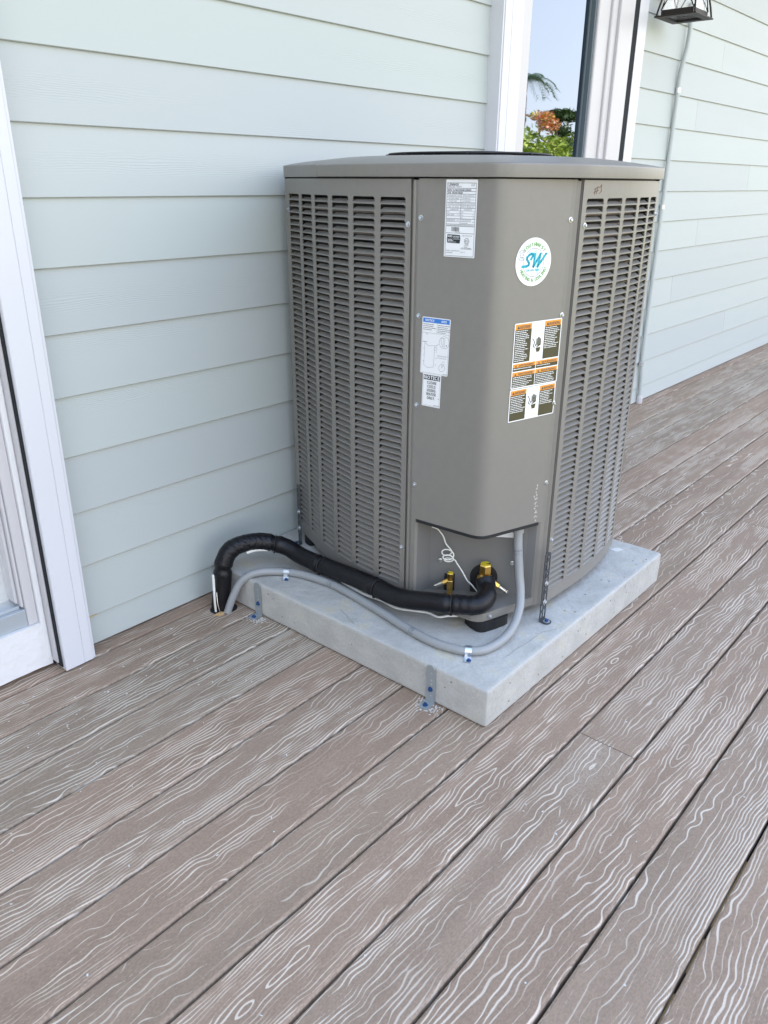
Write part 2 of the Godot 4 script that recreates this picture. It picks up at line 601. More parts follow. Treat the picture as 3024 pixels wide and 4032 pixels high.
func build_deck() -> void:
	var deck := Node3D.new()
	deck.name = "deck"
	add_child(deck)
	deck.set_meta("kind", "structure")
	var ends := {3: [0.14], -1: [1.723], 2: [1.72], -5: [3.443], -2: [3.44], 4: [3.44], 0: [5.16], 1: [5.16], -3: [6.88]}
	var bv := Vector2(0.0045, 0.0016)
	for i in range(-6, 15):
		var z0 := GAP0 + PITCH * i + 0.003
		var z1 := GAP0 + PITCH * (i + 1) - 0.003
		if i == -6:
			z0 = -0.06
		var cuts: Array = [-3.4]
		cuts.append_array(ends.get(i, []))
		cuts.append(9.0)
		for c in cuts.size() - 1:
			var x0: float = cuts[c] + 0.0008
			var x1: float = cuts[c + 1] - 0.0008
			var row := posmod(i * 3 + c * 2 + 1, ROWS)
			var off := 8.0 + rng.randf() * 5.0
			var flip := rng.randf() < 0.5
			var g := Geo.new()
			var w := z1 - z0
			var prof := [Vector2(0, -0.024), Vector2(0, -bv.x), Vector2(bv.y, -bv.y), Vector2(bv.x + 0.001, 0), Vector2(w - bv.x - 0.001, 0), Vector2(w - bv.y, -bv.y), Vector2(w, -bv.x), Vector2(w, -0.024)]
			for cell in folds(x0, x1, off + (GL if flip else 0.0), GL):
				var xa: float = cell[0]
				var xb: float = cell[1]
				var ua: float = cell[2]
				var ub: float = cell[3]
				for k in prof.size() - 1:
					var a: Vector2 = prof[k]
					var b: Vector2 = prof[k + 1]
					var va := (row * GH + 3.0 + (a.x / 0.139) * (GH - 6.0)) / (GH * ROWS)
					var vb := (row * GH + 3.0 + (b.x / 0.139) * (GH - 6.0)) / (GH * ROWS)
					var e := b - a
					var pts := [Vector3(xa, a.y, z0 + a.x), Vector3(xb, a.y, z0 + a.x), Vector3(xb, b.y, z0 + b.x), Vector3(xa, b.y, z0 + b.x)]
					g.quad(pts[0], pts[1], pts[2], pts[3], Vector3(0, e.x + 1e-6, -e.y), Vector2(ua, va), Vector2(ub, va), Vector2(ub, vb), Vector2(ua, vb))
			for x in [x0, x1]:
				g.quad(Vector3(x, -0.024, z0), Vector3(x, -0.024, z1), Vector3(x, -0.001, z1), Vector3(x, -0.001, z0), Vector3(-1 if x == x0 else 1, 0, 0), Vector2(0, 0.01), Vector2(0.01, 0.01), Vector2(0.01, 0.02), Vector2(0, 0.02))
			var tone: int = 3 if i in [-3, -4] else (1 if i in [-5, 1] else (2 if i % 2 == 0 else 0))
			obj("deck_board", g, M.board[tone], deck)
	for bx in [[-1.6, -0.335], [-0.285, -0.20], [-0.165, 0.03]]:
		var g := Geo.new()
		g.box(Vector3(bx[0], -0.11, GAP0 + PITCH * 6 - 0.02), Vector3(bx[1], -0.0255, GAP0 + PITCH * 6 + 0.02))
		obj("joist", g, M.pine, deck)
	# pale debris and drill dust lying on the boards
	var bits := Geo.new()
	for i in 320:
		var p := Vector3(rng.randf_range(-0.75, 0.1), 0.0004, rng.randf_range(0.07, 0.5)) if i < 60 else Vector3(rng.randf_range(-1.1, 2.2), 0.0004, rng.randf_range(0.1, 1.75))
		if p.x > -0.012 and p.x < 1.03 and p.z < 1.07: continue
		var fz := fposmod(p.z - GAP0, PITCH)
		if fz < 0.01 or fz > PITCH - 0.01: continue
		bits.obox(p, Vector3(rng.randf_range(0.0006, 0.0026), 0.0005, rng.randf_range(0.0005, 0.0016)), Basis(Vector3.UP, rng.randf() * 3.0))
	obj("grit", bits, M.dust, deck).set_meta("kind", "stuff")
	var ge := Geo.new()
	ge.quad(Vector3(-3.4, -0.45, -0.06), Vector3(9, -0.45, -0.06), Vector3(9, -0.45, 2.96), Vector3(-3.4, -0.45, 2.96), Vector3.UP)
	obj("dark_earth", ge, M.earth, deck)
	var skirt := Geo.new()
	skirt.box(Vector3(-3.4, -0.6, 2.962), Vector3(9.0, -0.002, 2.99))
	skirt.box(Vector3(-3.43, -0.6, -0.06), Vector3(-3.402, -0.002, 2.96))
	skirt.box(Vector3(9.002, -0.6, -0.06), Vector3(9.03, -0.002, 2.96))
	obj("deck_skirt", skirt, M.board[0], deck)


func plank(x0: float, x1: float, y0: float, y1: float, k: int) -> Geo:
	# one lap of siding: thick proud bottom edge, running back under the plank above
	var g := Geo.new()
	var zb := 0.0125
	var zt := 0.0045
	var top := y1 + 0.012
	var off := rng.randf() * 3.0
	for cell in folds(x0, x1, off + 12.0, 3.07):
		var a: float = cell[0]
		var b: float = cell[1]
		var ua: float = cell[2]
		var ub: float = cell[3]
		var v0 := (k + 0.96) / 4.0
		var v1 := (k + 0.04) / 4.0
		g.quad(Vector3(a, y0 + 0.0015, zb), Vector3(b, y0 + 0.0015, zb), Vector3(b, top, zt), Vector3(a, top, zt), Vector3.BACK, Vector2(ua, v0), Vector2(ub, v0), Vector2(ub, v1), Vector2(ua, v1))
		g.quad(Vector3(a, y0 + 0.0015, zb), Vector3(b, y0 + 0.0015, zb), Vector3(b, y0, zb - 0.0015), Vector3(a, y0, zb - 0.0015), Vector3(0, -1, 1), Vector2(ua, v0), Vector2(ub, v0), Vector2(ub, v0), Vector2(ua, v0))
		g.quad(Vector3(a, y0, zb - 0.0015), Vector3(b, y0, zb - 0.0015), Vector3(b, y0, zb - 0.010), Vector3(a, y0, zb - 0.010), Vector3.DOWN, Vector2(ua, v0), Vector2(ub, v0), Vector2(ub, v0), Vector2(ua, v0))
	for x in [x0, x1]:
		g.quad(Vector3(x, y0, zb), Vector3(x, y0, -0.01), Vector3(x, top, -0.01), Vector3(x, top, zt), Vector3(-1 if x == x0 else 1, 0, 0))
	return g


func build_house() -> void:
	var h := thing("house", "pale blue-green house wall clad in lapped horizontal siding", "house", Vector3(1, 0, 0))
	var g := Geo.new()
	g.box(Vector3(-8, -0.6, -4.0), Vector3(14, 3.1, -0.085))
	obj("wall_core", g, M.siding, h)
	var k := 0
	for r in range(0, 21):
		var y0 := SIDE0 + SIDE * (r - 1)
		var y1 := y0 + SIDE
		if r == 0: y0 = 0.006
		var runs := [[-0.452, 1.40]]
		if r == 0:
			runs.append([2.662, 9.5])
		else:
			var cut: float = [3.72, 5.9, 4.5, 7.4, 3.45, 6.6][r % 6]
			runs.append([2.662, cut - 0.0008]); runs.append([cut + 0.0008, 9.5])
		runs.append([-8.0, -3.2])
		for s in runs:
			obj("siding_plank", plank(s[0], s[1], y0, y1, k % 4), M.planks[(k * 7 + 2) % 3], h)
			k += 1
	var e := Geo.new()
	e.box(Vector3(-8, 3.11, -0.085), Vector3(14, 3.17, 0.7), 0.003)
	e.box(Vector3(-8, 3.11, 0.702), Vector3(14, 3.34, 0.73), 0.003)
	obj("soffit", e, M.eave, h)
	var rf := Geo.new()
	rf.prism(PackedVector2Array([Vector2(0.80, 3.30), Vector2(0.80, 3.36), Vector2(-4.0, 5.3), Vector2(-8.8, 3.36), Vector2(-8.8, 3.30), Vector2(-4.0, 5.22)]), Vector3(-8.3, 0, 0), Vector3(0, 0, 1), Vector3.UP, Vector3.RIGHT, 22.6)
	obj("roof", rf, M.roof, h)
	var gb := Geo.new()
	for x in [-8.0, 13.9]:
		gb.prism(PackedVector2Array([Vector2(0.7, 3.345), Vector2(-4.0, 5.2), Vector2(-8.7, 3.345)]), Vector3(x, 0, 0), Vector3(0, 0, 1), Vector3.UP, Vector3.RIGHT, 0.1)
	obj("gable", gb, M.siding, h)
	var c := Geo.new()
	c.box(Vector3(-0.45, SIDE0 + 0.0005, 0.0143), Vector3(-0.405, SIDE0 + 0.0035, 0.0152))
	var wing := Geo.new()
	wing.box(Vector3(-8.0, -0.6, -0.084), Vector3(-5.4, 3.1, 3.2))
	obj("wing_wall", wing, M.siding, h)
	tag(obj("caulk_bead", c, M.caulk, h), "tan streak on the siding joint next to the left door trim")

	# left door: only its right jamb, kick board and a strip of its glass are in view
	var d := Node3D.new(); d.name = "patio_door"; h.add_child(d, true); d.position = Vector3(-1.6, 0, 0)
	var Y := 2.45
	var t := Geo.new()
	t.box(Vector3(-0.5430, 0.004, 0.02), Vector3(-0.4895, Y, 0.0765), 0.0015)
	t.box(Vector3(-0.4892, 0.004, 0.02), Vector3(-0.4630, Y, 0.0755), 0.0015)
	t.box(Vector3(-0.4627, 0.004, 0.0), Vector3(-0.4550, Y, 0.0715), 0.001)
	tag(obj("trim_board", t, M.trim, d), "white grooved trim of the left door")
	var bl := Geo.new()
	bl.box(Vector3(-0.5466, 0.012, -0.08), Vector3(-0.5432, Y, 0.062))
	bl.box(Vector3(-0.5428, 0.0, -0.08), Vector3(-0.5, Y, 0.0198))
	obj("shadow_gap", bl, M.gap, d)
	var j := Geo.new()
	j.box(Vector3(-0.5513, 0.022, -0.02), Vector3(-0.5468, Y, 0.050), 0.001)
	obj("jamb_lip", j, M.white, d)
	j = Geo.new()
	j.box(Vector3(-0.5660, 0.030, -0.04), Vector3(-0.5515, Y, 0.027), 0.003)
	obj("jamb", j, M.white_wood, d)
	j = Geo.new()
	var ragged := PackedVector2Array([Vector2(-2.6, 0.142), Vector2(-0.5662, 0.142), Vector2(-0.5517, 0.142), Vector2(-0.5517, 0.013)])
	for i in 60:
		ragged.append(Vector2(-0.556 - i * 0.0343, 0.012 + 0.004 * absf(sin(i * 1.7)) * (2.0 if i % 5 == 2 else 0.6)))
	j.prism(ragged, Vector3(0, 0, -0.06), Vector3.RIGHT, Vector3.UP, Vector3.BACK, 0.084)
	tag(obj("kick_board", j, M.white_wood, d), "white painted board with ragged paint along its foot")
	j = Geo.new()
	j.box(Vector3(-0.592, 0.1423, -0.06), Vector3(-0.5662, Y, 0.016), 0.002)
	obj("stile", j, M.white, d)
	j = Geo.new()
	j.box(Vector3(-0.5995, 0.1955, -0.06), Vector3(-0.5923, Y, 0.008), 0.002)
	j.box(Vector3(-0.6075, 0.2055, -0.06), Vector3(-0.5998, Y, -0.004), 0.002)
	obj("glazing_bead", j, M.white, d)
	j = Geo.new()
	j.box(Vector3(-2.6, 0.1425, -0.06), Vector3(-0.5924, 0.1900, 0.012), 0.001)
	j.box(Vector3(-2.6, 0.1902, -0.06), Vector3(-0.600, 0.1985, -0.002), 0.001)
	obj("bottom_rail", j, M.rail, d)
	j = Geo.new()
	j.box(Vector3(-2.6, 0.197, -0.030), Vector3(-0.604, Y, -0.024))
	obj("glass_pane", j, M.clear, d)
	j = Geo.new()
	j.box(Vector3(-2.6, 0.197, -0.082), Vector3(-0.604, Y, -0.052))
	obj("door_blind", j, M.blind, d)
	j = Geo.new()
	j.box(Vector3(-2.6, Y, -0.06), Vector3(-0.45, Y + 0.12, 0.06), 0.003)
	j.box(Vector3(-3.2, 0.004, -0.06), Vector3(-2.601, Y + 0.12, 0.05), 0.003)
	obj("head_trim", j, M.trim, d)

	# right window or glass door behind the unit
	var w := Node3D.new(); w.name = "glass_door"; h.add_child(w, true); w.position = Vector3(1, 0, 0)
	j = Geo.new()
	j.box(Vector3(1.400, 0.004, 0.0), Vector3(1.408, Y, 0.062), 0.001)
	j.box(Vector3(1.4083, 0.004, 0.0), Vector3(1.452, Y, 0.066), 0.0015)
	j.box(Vector3(1.4523, 0.004, 0.0), Vector3(1.528, Y, 0.067), 0.0015)
	tag(obj("trim_board", j, M.trim, w), "white trim on the left of the tall glass door")
	j = Geo.new()
	j.box(Vector3(1.5285, 0.02, -0.08), Vector3(1.570, Y, 0.058), 0.003)
	j.box(Vector3(1.5705, 0.02, -0.08), Vector3(1.612, Y, 0.050), 0.004)
	obj("jamb", j, M.white, w)
	j = Geo.new()
	j.quad(Vector3(1.60, 0.1, -0.03), Vector3(2.235, 0.1, -0.03), Vector3(2.235, Y, -0.03), Vector3(1.60, Y, -0.03), Vector3.BACK, Vector2(0, 0), Vector2(1.3, 0), Vector2(1.3, 13), Vector2(0, 13))
	j.quad(Vector3(1.60, 0.1, -0.036), Vector3(2.235, 0.1, -0.036), Vector3(2.235, Y, -0.036), Vector3(1.60, Y, -0.036), Vector3.FORWARD)
	tag(obj("glass_pane", j, M.glass, w), "tall pane mirroring sky, palm and flowering shrubs")
	j = Geo.new()
	j.box(Vector3(2.205, 0.1, -0.08), Vector3(2.222, Y, -0.006), 0.001)
	j.box(Vector3(2.1925, 0.1, -0.08), Vector3(2.2045, Y, -0.024), 0.001)
	obj("gasket", j, M.gasket, w)
	j = Geo.new()
	j.box(Vector3(2.2225, 0.05, -0.08), Vector3(2.325, Y, 0.004), 0.004)
	j.box(Vector3(2.3255, 0.05, -0.08), Vector3(2.372, Y, 0.016), 0.004)
	j.box(Vector3(2.3725, 0.05, -0.08), Vector3(2.508, Y, 0.030), 0.003)
	obj("frame", j, M.white, w)
	j = Geo.new()
	j.box(Vector3(2.5085, 0.0, -0.08), Vector3(2.5655, Y, 0.0235))
	obj("shadow_gap", j, M.gap, w)
	j = Geo.new()
	j.box(Vector3(2.566, 0.004, -0.02), Vector3(2.652, Y, 0.0260), 0.0015)
	j.box(Vector3(2.6522, 0.004, -0.02), Vector3(2.664, Y, 0.0215), 0.0015)
	tag(obj("trim_board", j, M.trim, w), "bright white trim on the right of the tall glass door")
	j = Geo.new()
	j.box(Vector3(1.40, Y + 0.0005, -0.08), Vector3(2.652, Y + 0.13, 0.05), 0.003)
	j.box(Vector3(1.529, 0.004, -0.08), Vector3(2.508, 0.0995, 0.02), 0.003)
	obj("head_and_sill", j, M.trim, w)

	# painted conduit that runs up the far wall to the lamp
	var cd := thing("wall_conduit", "thin conduit painted like the siding running up to the wall lantern", "conduit", Vector3(3.12, 0, 0.02))
	var cg := Geo.new()
	cg.tube(spline([Vector3(3.152, 0.02, 0.026), Vector3(3.140, 0.14, 0.026), Vector3(3.118, 0.30, 0.025), Vector3(3.112, 0.8, 0.025), Vector3(3.112, 1.4, 0.025), Vector3(3.112, 1.68, 0.025), Vector3(3.116, 1.75, 0.026), Vector3(3.142, 1.85, 0.03), Vector3(3.15, 1.95, 0.03), Vector3(3.15, 2.05, 0.02)], 0.05), 0.0115, 12)
	obj("pipe", cg, M.siding, cd)
	for y in [0.245, 1.1, 1.66]:
		var sg := Geo.new()
		sg.tube(PackedVector3Array([Vector3(3.113, y - 0.011, 0.025), Vector3(3.113, y + 0.011, 0.025)]), 0.0135, 12)
		sg.box(Vector3(3.120, y - 0.011, 0.0146), Vector3(3.155, y + 0.011, 0.0175), 0.0008)
		obj("pipe_strap", sg, M.zinc, cd)
	var fg := Geo.new()
	fg.lathe([Vector2(0.0, 0.0), Vector2(0.019, 0.0), Vector2(0.019, 0.03), Vector2(0.015, 0.05), Vector2(0.0118, 0.05)], Vector3(3.153, 0.001, 0.026), Vector3.UP, 14)
	obj("fitting", fg, M.white, cd)


func build_pad() -> void:
	var p := thing("concrete_pad", "pale grey concrete pad with worn edges under the condenser", "concrete pad", Vector3(0.5, 0, 0.52))
	var mn := Vector3(0, 0.0005, 0.015)
	var mx := Vector3(1.0116, PADH, 1.0509)
	var r := 0.006
	var f := FastNoiseLite.new(); f.seed = 5; f.frequency = 9.0; f.fractal_octaves = 4
	var f2 := FastNoiseLite.new(); f2.seed = 6; f2.frequency = 60.0; f2.fractal_octaves = 2
	var g := Geo.new()
	var place := func(q: Vector3) -> Array:
		var c := q.clamp(mn + Vector3(r, r, r), mx - Vector3(r, r, r))
		var d := (q - c).normalized()
		var edge: float = (absf(d.x) + absf(d.y) + absf(d.z) - 1.0) / 0.732
		var k: float = r + 0.0012 * f.get_noise_3dv(q) - edge * (0.0022 + 0.004 * maxf(0.0, f2.get_noise_3dv(q)))
		return [c + d * k, d]
	var lines := func(a: float, b: float, n: int) -> Array:
		var o: Array = [a, a + r * 0.35, a + r * 0.8]
		for i in range(1, n):
			o.append(lerpf(a, b, float(i) / n))
		o.append_array([b - r * 0.8, b - r * 0.35, b])
		return o
	for ax in 3:
		var j := (ax + 1) % 3
		var k := (ax + 2) % 3
		for side in 2:
			if ax == 1 and side == 0:
				continue
			var A: Array = lines.call(mn[j], mx[j], 8 if j == 1 else 70)
			var B: Array = lines.call(mn[k], mx[k], 8 if k == 1 else 70)
			var P: Array = []
			for a in A:
				var row: Array = []
				for b in B:
					var q := Vector3()
					q[ax] = mx[ax] if side else mn[ax]
					q[j] = a; q[k] = b
					row.append(place.call(q))
				P.append(row)
			for a in A.size() - 1:
				for b in B.size() - 1:
					var s: Array = [P[a][b], P[a + 1][b], P[a + 1][b + 1], P[a][b + 1]]
					g.squad([s[0][0], s[1][0], s[2][0], s[3][0]], [s[0][1], s[1][1], s[2][1], s[3][1]], [Vector2(), Vector2(), Vector2(), Vector2()])
	obj("slab", g, M.concrete, p)
	# pits, hairline cracks and a smear on the slab
	var pits := Geo.new()
	for i in 34:
		var c: Vector3
		var b: Basis
		if i < 16:
			c = Vector3(0.05 + rng.randf() * 0.9, PADH * (0.15 + 0.75 * rng.randf()), 1.0512); b = facing(Vector3.BACK)
		elif i < 24:
			c = Vector3(-0.0003, PADH * (0.15 + 0.75 * rng.randf()), 0.25 + rng.randf() * 0.75); b = facing(Vector3.LEFT)
		else:
			c = Vector3(0.45 + rng.randf() * 0.5, PADH + 0.0004, 0.985 + rng.randf() * 0.05); b = facing(Vector3.UP)
		pits.obox(c, Vector3(0.001 + rng.randf() * 0.002, 0.0008 + rng.randf() * 0.0012, 0.0006), b.rotated(b.z, rng.randf() * 3.0))
	for cr in [[Vector3(0.02, 0, 0.30), Vector3(0.06, 0, 0.33)], [Vector3(0.30, 0, 1.0), Vector3(0.36, 0, 1.03)], [Vector3(0.05, 0, 0.52), Vector3(0.02, 0, 0.60)], [Vector3(0.16, 0, 1.0), Vector3(0.30, 0, 1.008)]]:
		var pts := PackedVector3Array()
		for i in 9:
			var q: Vector3 = cr[0].lerp(cr[1], i / 8.0)
			pts.append(Vector3(q.x + rng.randf_range(-0.0015, 0.0015), PADH + 0.0003, q.z + rng.randf_range(-0.0015, 0.0015)))
		pits.tube(pts, 0.0005, 4)
	obj("pits_and_cracks", pits, M.stain, p).set_meta("kind", "stuff")
	var sm := Geo.new()
	var poly := PackedVector2Array()
	for i in 14:
		var a := TAU * i / 14
		poly.append(Vector2(cos(a) * 0.021, sin(a) * 0.013) * (0.8 + 0.35 * rng.randf()))
	sm.prism(poly, Vector3(0.935, PADH + 0.0002, 0.93), Vector3(0.8, 0, 0.6), Vector3(-0.6, 0, 0.8), Vector3.UP, 0.0008, false)
	tag(obj("pale_smear", sm, M.dust, p), "white smear by the right corner of the condenser")


# ------------------------------------------------------------------ condenser
var LP := [Vector2(0.1785, 0.645), Vector2(0.177, 0.600), Vector2(0.177, 0.550), Vector2(0.184, 0.455), Vector2(0.207, 0.356), Vector2(0.236, 0.264), Vector2(0.275, 0.172), Vector2(0.290, 0.135), Vector2(0.302, 0.105), Vector2(0.318, 0.068)]
var RP := [Vector2(0.412, 0.957), Vector2(0.481, 0.9605), Vector2(0.571, 0.9635), Vector2(0.661, 0.9625), Vector2(0.751, 0.9545), Vector2(0.84, 0.940), Vector2(0.910, 0.9215)]
const PT := 0.137      # underside of the cabinet
const TOP := 1.2225


func smooth_path(p: Array, step := 0.006) -> PackedVector3Array:
	var c: Array = []
	for q in p: c.append(Vector3(q.x, 0, q.y))
	return spline(c, step)


class Path:
	var p: PackedVector3Array
	var s := PackedFloat32Array()
	var out_sign := 1.0
	func _init(points: PackedVector3Array, sign_: float) -> void:
		p = points
		out_sign = sign_
		var t := 0.0
		for i in p.size():
			if i: t += p[i].distance_to(p[i - 1])
			s.append(t)
	func length() -> float:
		return s[s.size() - 1]
	func at(d: float) -> Vector3:
		d = clampf(d, 0.0, length())
		var i := clampi(s.bsearch(d), 1, p.size() - 1)
		return p[i - 1].lerp(p[i], (d - s[i - 1]) / maxf(s[i] - s[i - 1], 1e-6))
	func dir(d: float) -> Vector3:
		return (at(d + 0.012) - at(d - 0.012)).normalized()
	func out(d: float) -> Vector3:
		var t := dir(d)
		return Vector3(t.z, 0, -t.x) * out_sign


# sheet-metal patch on a path: front face, turned edges
func patch(g: Geo, P: Path, a: float, b: float, y0: float, y1: float, lift := 0.0, thick := 0.0025, step := 0.03, edges := true) -> void:
	var k := maxi(1, int(ceil((b - a) / step)))
	for i in k:
		var s0 := lerpf(a, b, float(i) / k)
		var s1 := lerpf(a, b, float(i + 1) / k)
		var n0 := P.out(s0)
		var n1 := P.out(s1)
		var p0 := P.at(s0) + n0 * lift
		var p1 := P.at(s1) + n1 * lift
		g.squad([p0 + Vector3.UP * y0, p1 + Vector3.UP * y0, p1 + Vector3.UP * y1, p0 + Vector3.UP * y1], [n0, n1, n1, n0], [Vector2(s0, y0), Vector2(s1, y0), Vector2(s1, y1), Vector2(s0, y1)])
		if not edges:
			continue
		for y in [y0, y1]:
			g.quad(p0 + Vector3.UP * y, p1 + Vector3.UP * y, p1 - n1 * thick + Vector3.UP * y, p0 - n0 * thick + Vector3.UP * y, Vector3.UP if y == y1 else Vector3.DOWN)
	if edges:
		for s in [a, b]:
			var m := P.out(s)
			var q := P.at(s) + m * lift
			g.quad(q + Vector3.UP * y0, q + Vector3.UP * y1, q - m * thick + Vector3.UP * y1, q - m * thick + Vector3.UP * y0, P.dir(s) * (-1.0 if s == a else 1.0))


func louvre_panel(unit: Node3D, P: Path, centres: Array, single: Array, label: String) -> Node3D:
	var root := Node3D.new(); root.name = "louver_panel"; unit.add_child(root, true)
	tag(root, label)
	var L := P.length()
	var hw := 0.0388
	var n := 61
	var pitch := 0.01655
	var ytop := 1.1835
	var open := 0.0134
	var g := Geo.new()
	var y1 := ytop
	var y0 := ytop - pitch * (n - 1) - open
	patch(g, P, 0.0, L, y1, TOP)
	patch(g, P, 0.0, L, PT, y0)
	var edge := 0.0
	for c in centres:
		patch(g, P, edge, c - hw, y0, y1)
		edge = c + hw
	patch(g, P, edge, L, y0, y1)
	for c in centres:
		for r in range(1, n):
			var yt := ytop - pitch * r
			patch(g, P, c - hw, c + hw, yt, yt + pitch - open, 0.0, 0.002, 0.04)
		for r in n:
			var yt := ytop - pitch * r
			for e in [-1.0, 1.0]:
				var q := P.at(c + hw * e)
				var q2 := P.at(c + (hw - 0.0045) * e)
				g.flat(q + Vector3.UP * yt, q2 + Vector3.UP * yt, q + Vector3.UP * (yt - 0.0045), P.out(c))
	# turned-in side flanges
	for s in [0.0, L]:
		var m := P.out(s)
		var q := P.at(s)
		g.quad(q + Vector3.UP * PT, q + Vector3.UP * TOP, q - m * 0.02 + Vector3.UP * TOP, q - m * 0.02 + Vector3.UP * PT, P.dir(s) * (-1.0 if s == 0.0 else 1.0))
	obj("grille_frame", g, M.paint, root)
	# one pressed slat, set into every opening
	var sl := Geo.new()
	var prof := [Vector2(0.0, 0.0), Vector2(-0.0034, 0.0020), Vector2(-0.0072, 0.0045), Vector2(-0.0112, 0.0068)]
	for i in 3:
		var a: Vector2 = prof[i]
		var b: Vector2 = prof[i + 1]
		var ia := hw - 0.0006 + (0.0 if i == 0 else -0.0008 * i)
		var ib := hw - 0.0006 - 0.0008 * (i + 1)
		var na := Vector3(0, -(b.x - a.x), (b.y - a.y)).normalized()
		sl.quad(Vector3(-ia, a.y, a.x), Vector3(ia, a.y, a.x), Vector3(ib, b.y, b.x), Vector3(-ib, b.y, b.x), na)
		sl.quad(Vector3(-ia, a.y - 0.0008, a.x), Vector3(ia, a.y - 0.0008, a.x), Vector3(ib, b.y - 0.0008, b.x), Vector3(-ib, b.y - 0.0008, b.x), -na)
	sl.quad(Vector3(-hw + 0.003, 0.0060, -0.0112), Vector3(hw - 0.003, 0.0060, -0.0112), Vector3(hw - 0.003, 0.0068, -0.0112), Vector3(-hw + 0.003, 0.0068, -0.0112), Vector3(0, 1, -1))
	var slat := sl.mesh()
	var rest: Array = []
	for ci in centres.size():
		var c: float = centres[ci]
		for r in n:
			var q := P.at(c) + Vector3.UP * (ytop - pitch * r - open)
			var chord := (P.at(c - hw) + P.at(c + hw)) * 0.5
			q.x = chord.x * 0.6 + q.x * 0.4; q.z = chord.z * 0.6 + q.z * 0.4
			var xf := Transform3D(facing(P.out(c)), q - P.out(c) * 0.0006)
			if r < single[ci]:
				piece("louver_slat", slat, M.slat, xf, root)
			else:
				rest.append(xf)
	if rest.size():
		var mm := MultiMesh.new()
		mm.transform_format = MultiMesh.TRANSFORM_3D
		mm.mesh = slat
		mm.instance_count = rest.size()
		for i in rest.size():
			mm.set_instance_transform(i, Transform3D(rest[i].basis, rest[i].origin - where(root)))
		var mi := MultiMeshInstance3D.new()
		mi.name = "louver_slats"; mi.multimesh = mm; mi.material_override = M.slat
		mi.set_meta("kind", "stuff")
		root.add_child(mi, true)
	# finned coil and its tubes just behind the louvers
	var cg := Geo.new()
	patch(cg, P, 0.0, L, PT + 0.01, TOP + 0.0046, -0.042, 0.003, 0.03)
	patch(cg, P, 0.0, L, TOP - 0.03, TOP + 0.0042, -0.010, 0.003, 0.03)
	obj("coil", cg, M.coil, root)
	var tb := Geo.new()
	for r in 41:
		var y := PT + 0.045 + r * 0.0254
		var pts := PackedVector3Array()
		for i in 9:
			var s := lerpf(0.01, L - 0.01, i / 8.0)
			pts.append(P.at(s) - P.out(s) * 0.037 + Vector3.UP * y)
		tb.tube(pts, 0.0042, 6, false)
	var to := obj("coil_tubes", tb, M.tube, root)
	to.set_meta("kind", "stuff")
	return root


func screw_mesh(r := 0.0036) -> Array:
	var a := Geo.new()     # washer and hex head, axis +z
	a.lathe([Vector2(r * 1.75, 0.0), Vector2(r * 1.75, 0.0012), Vector2(r * 1.1, 0.0018)], Vector3(), Vector3.BACK, 14)
	a.lathe([Vector2(r, 0.0015), Vector2(r, 0.0045), Vector2(r * 0.85, 0.0055), Vector2(0, 0.0055)], Vector3(), Vector3.BACK, 6, false)
	return [a.mesh()]


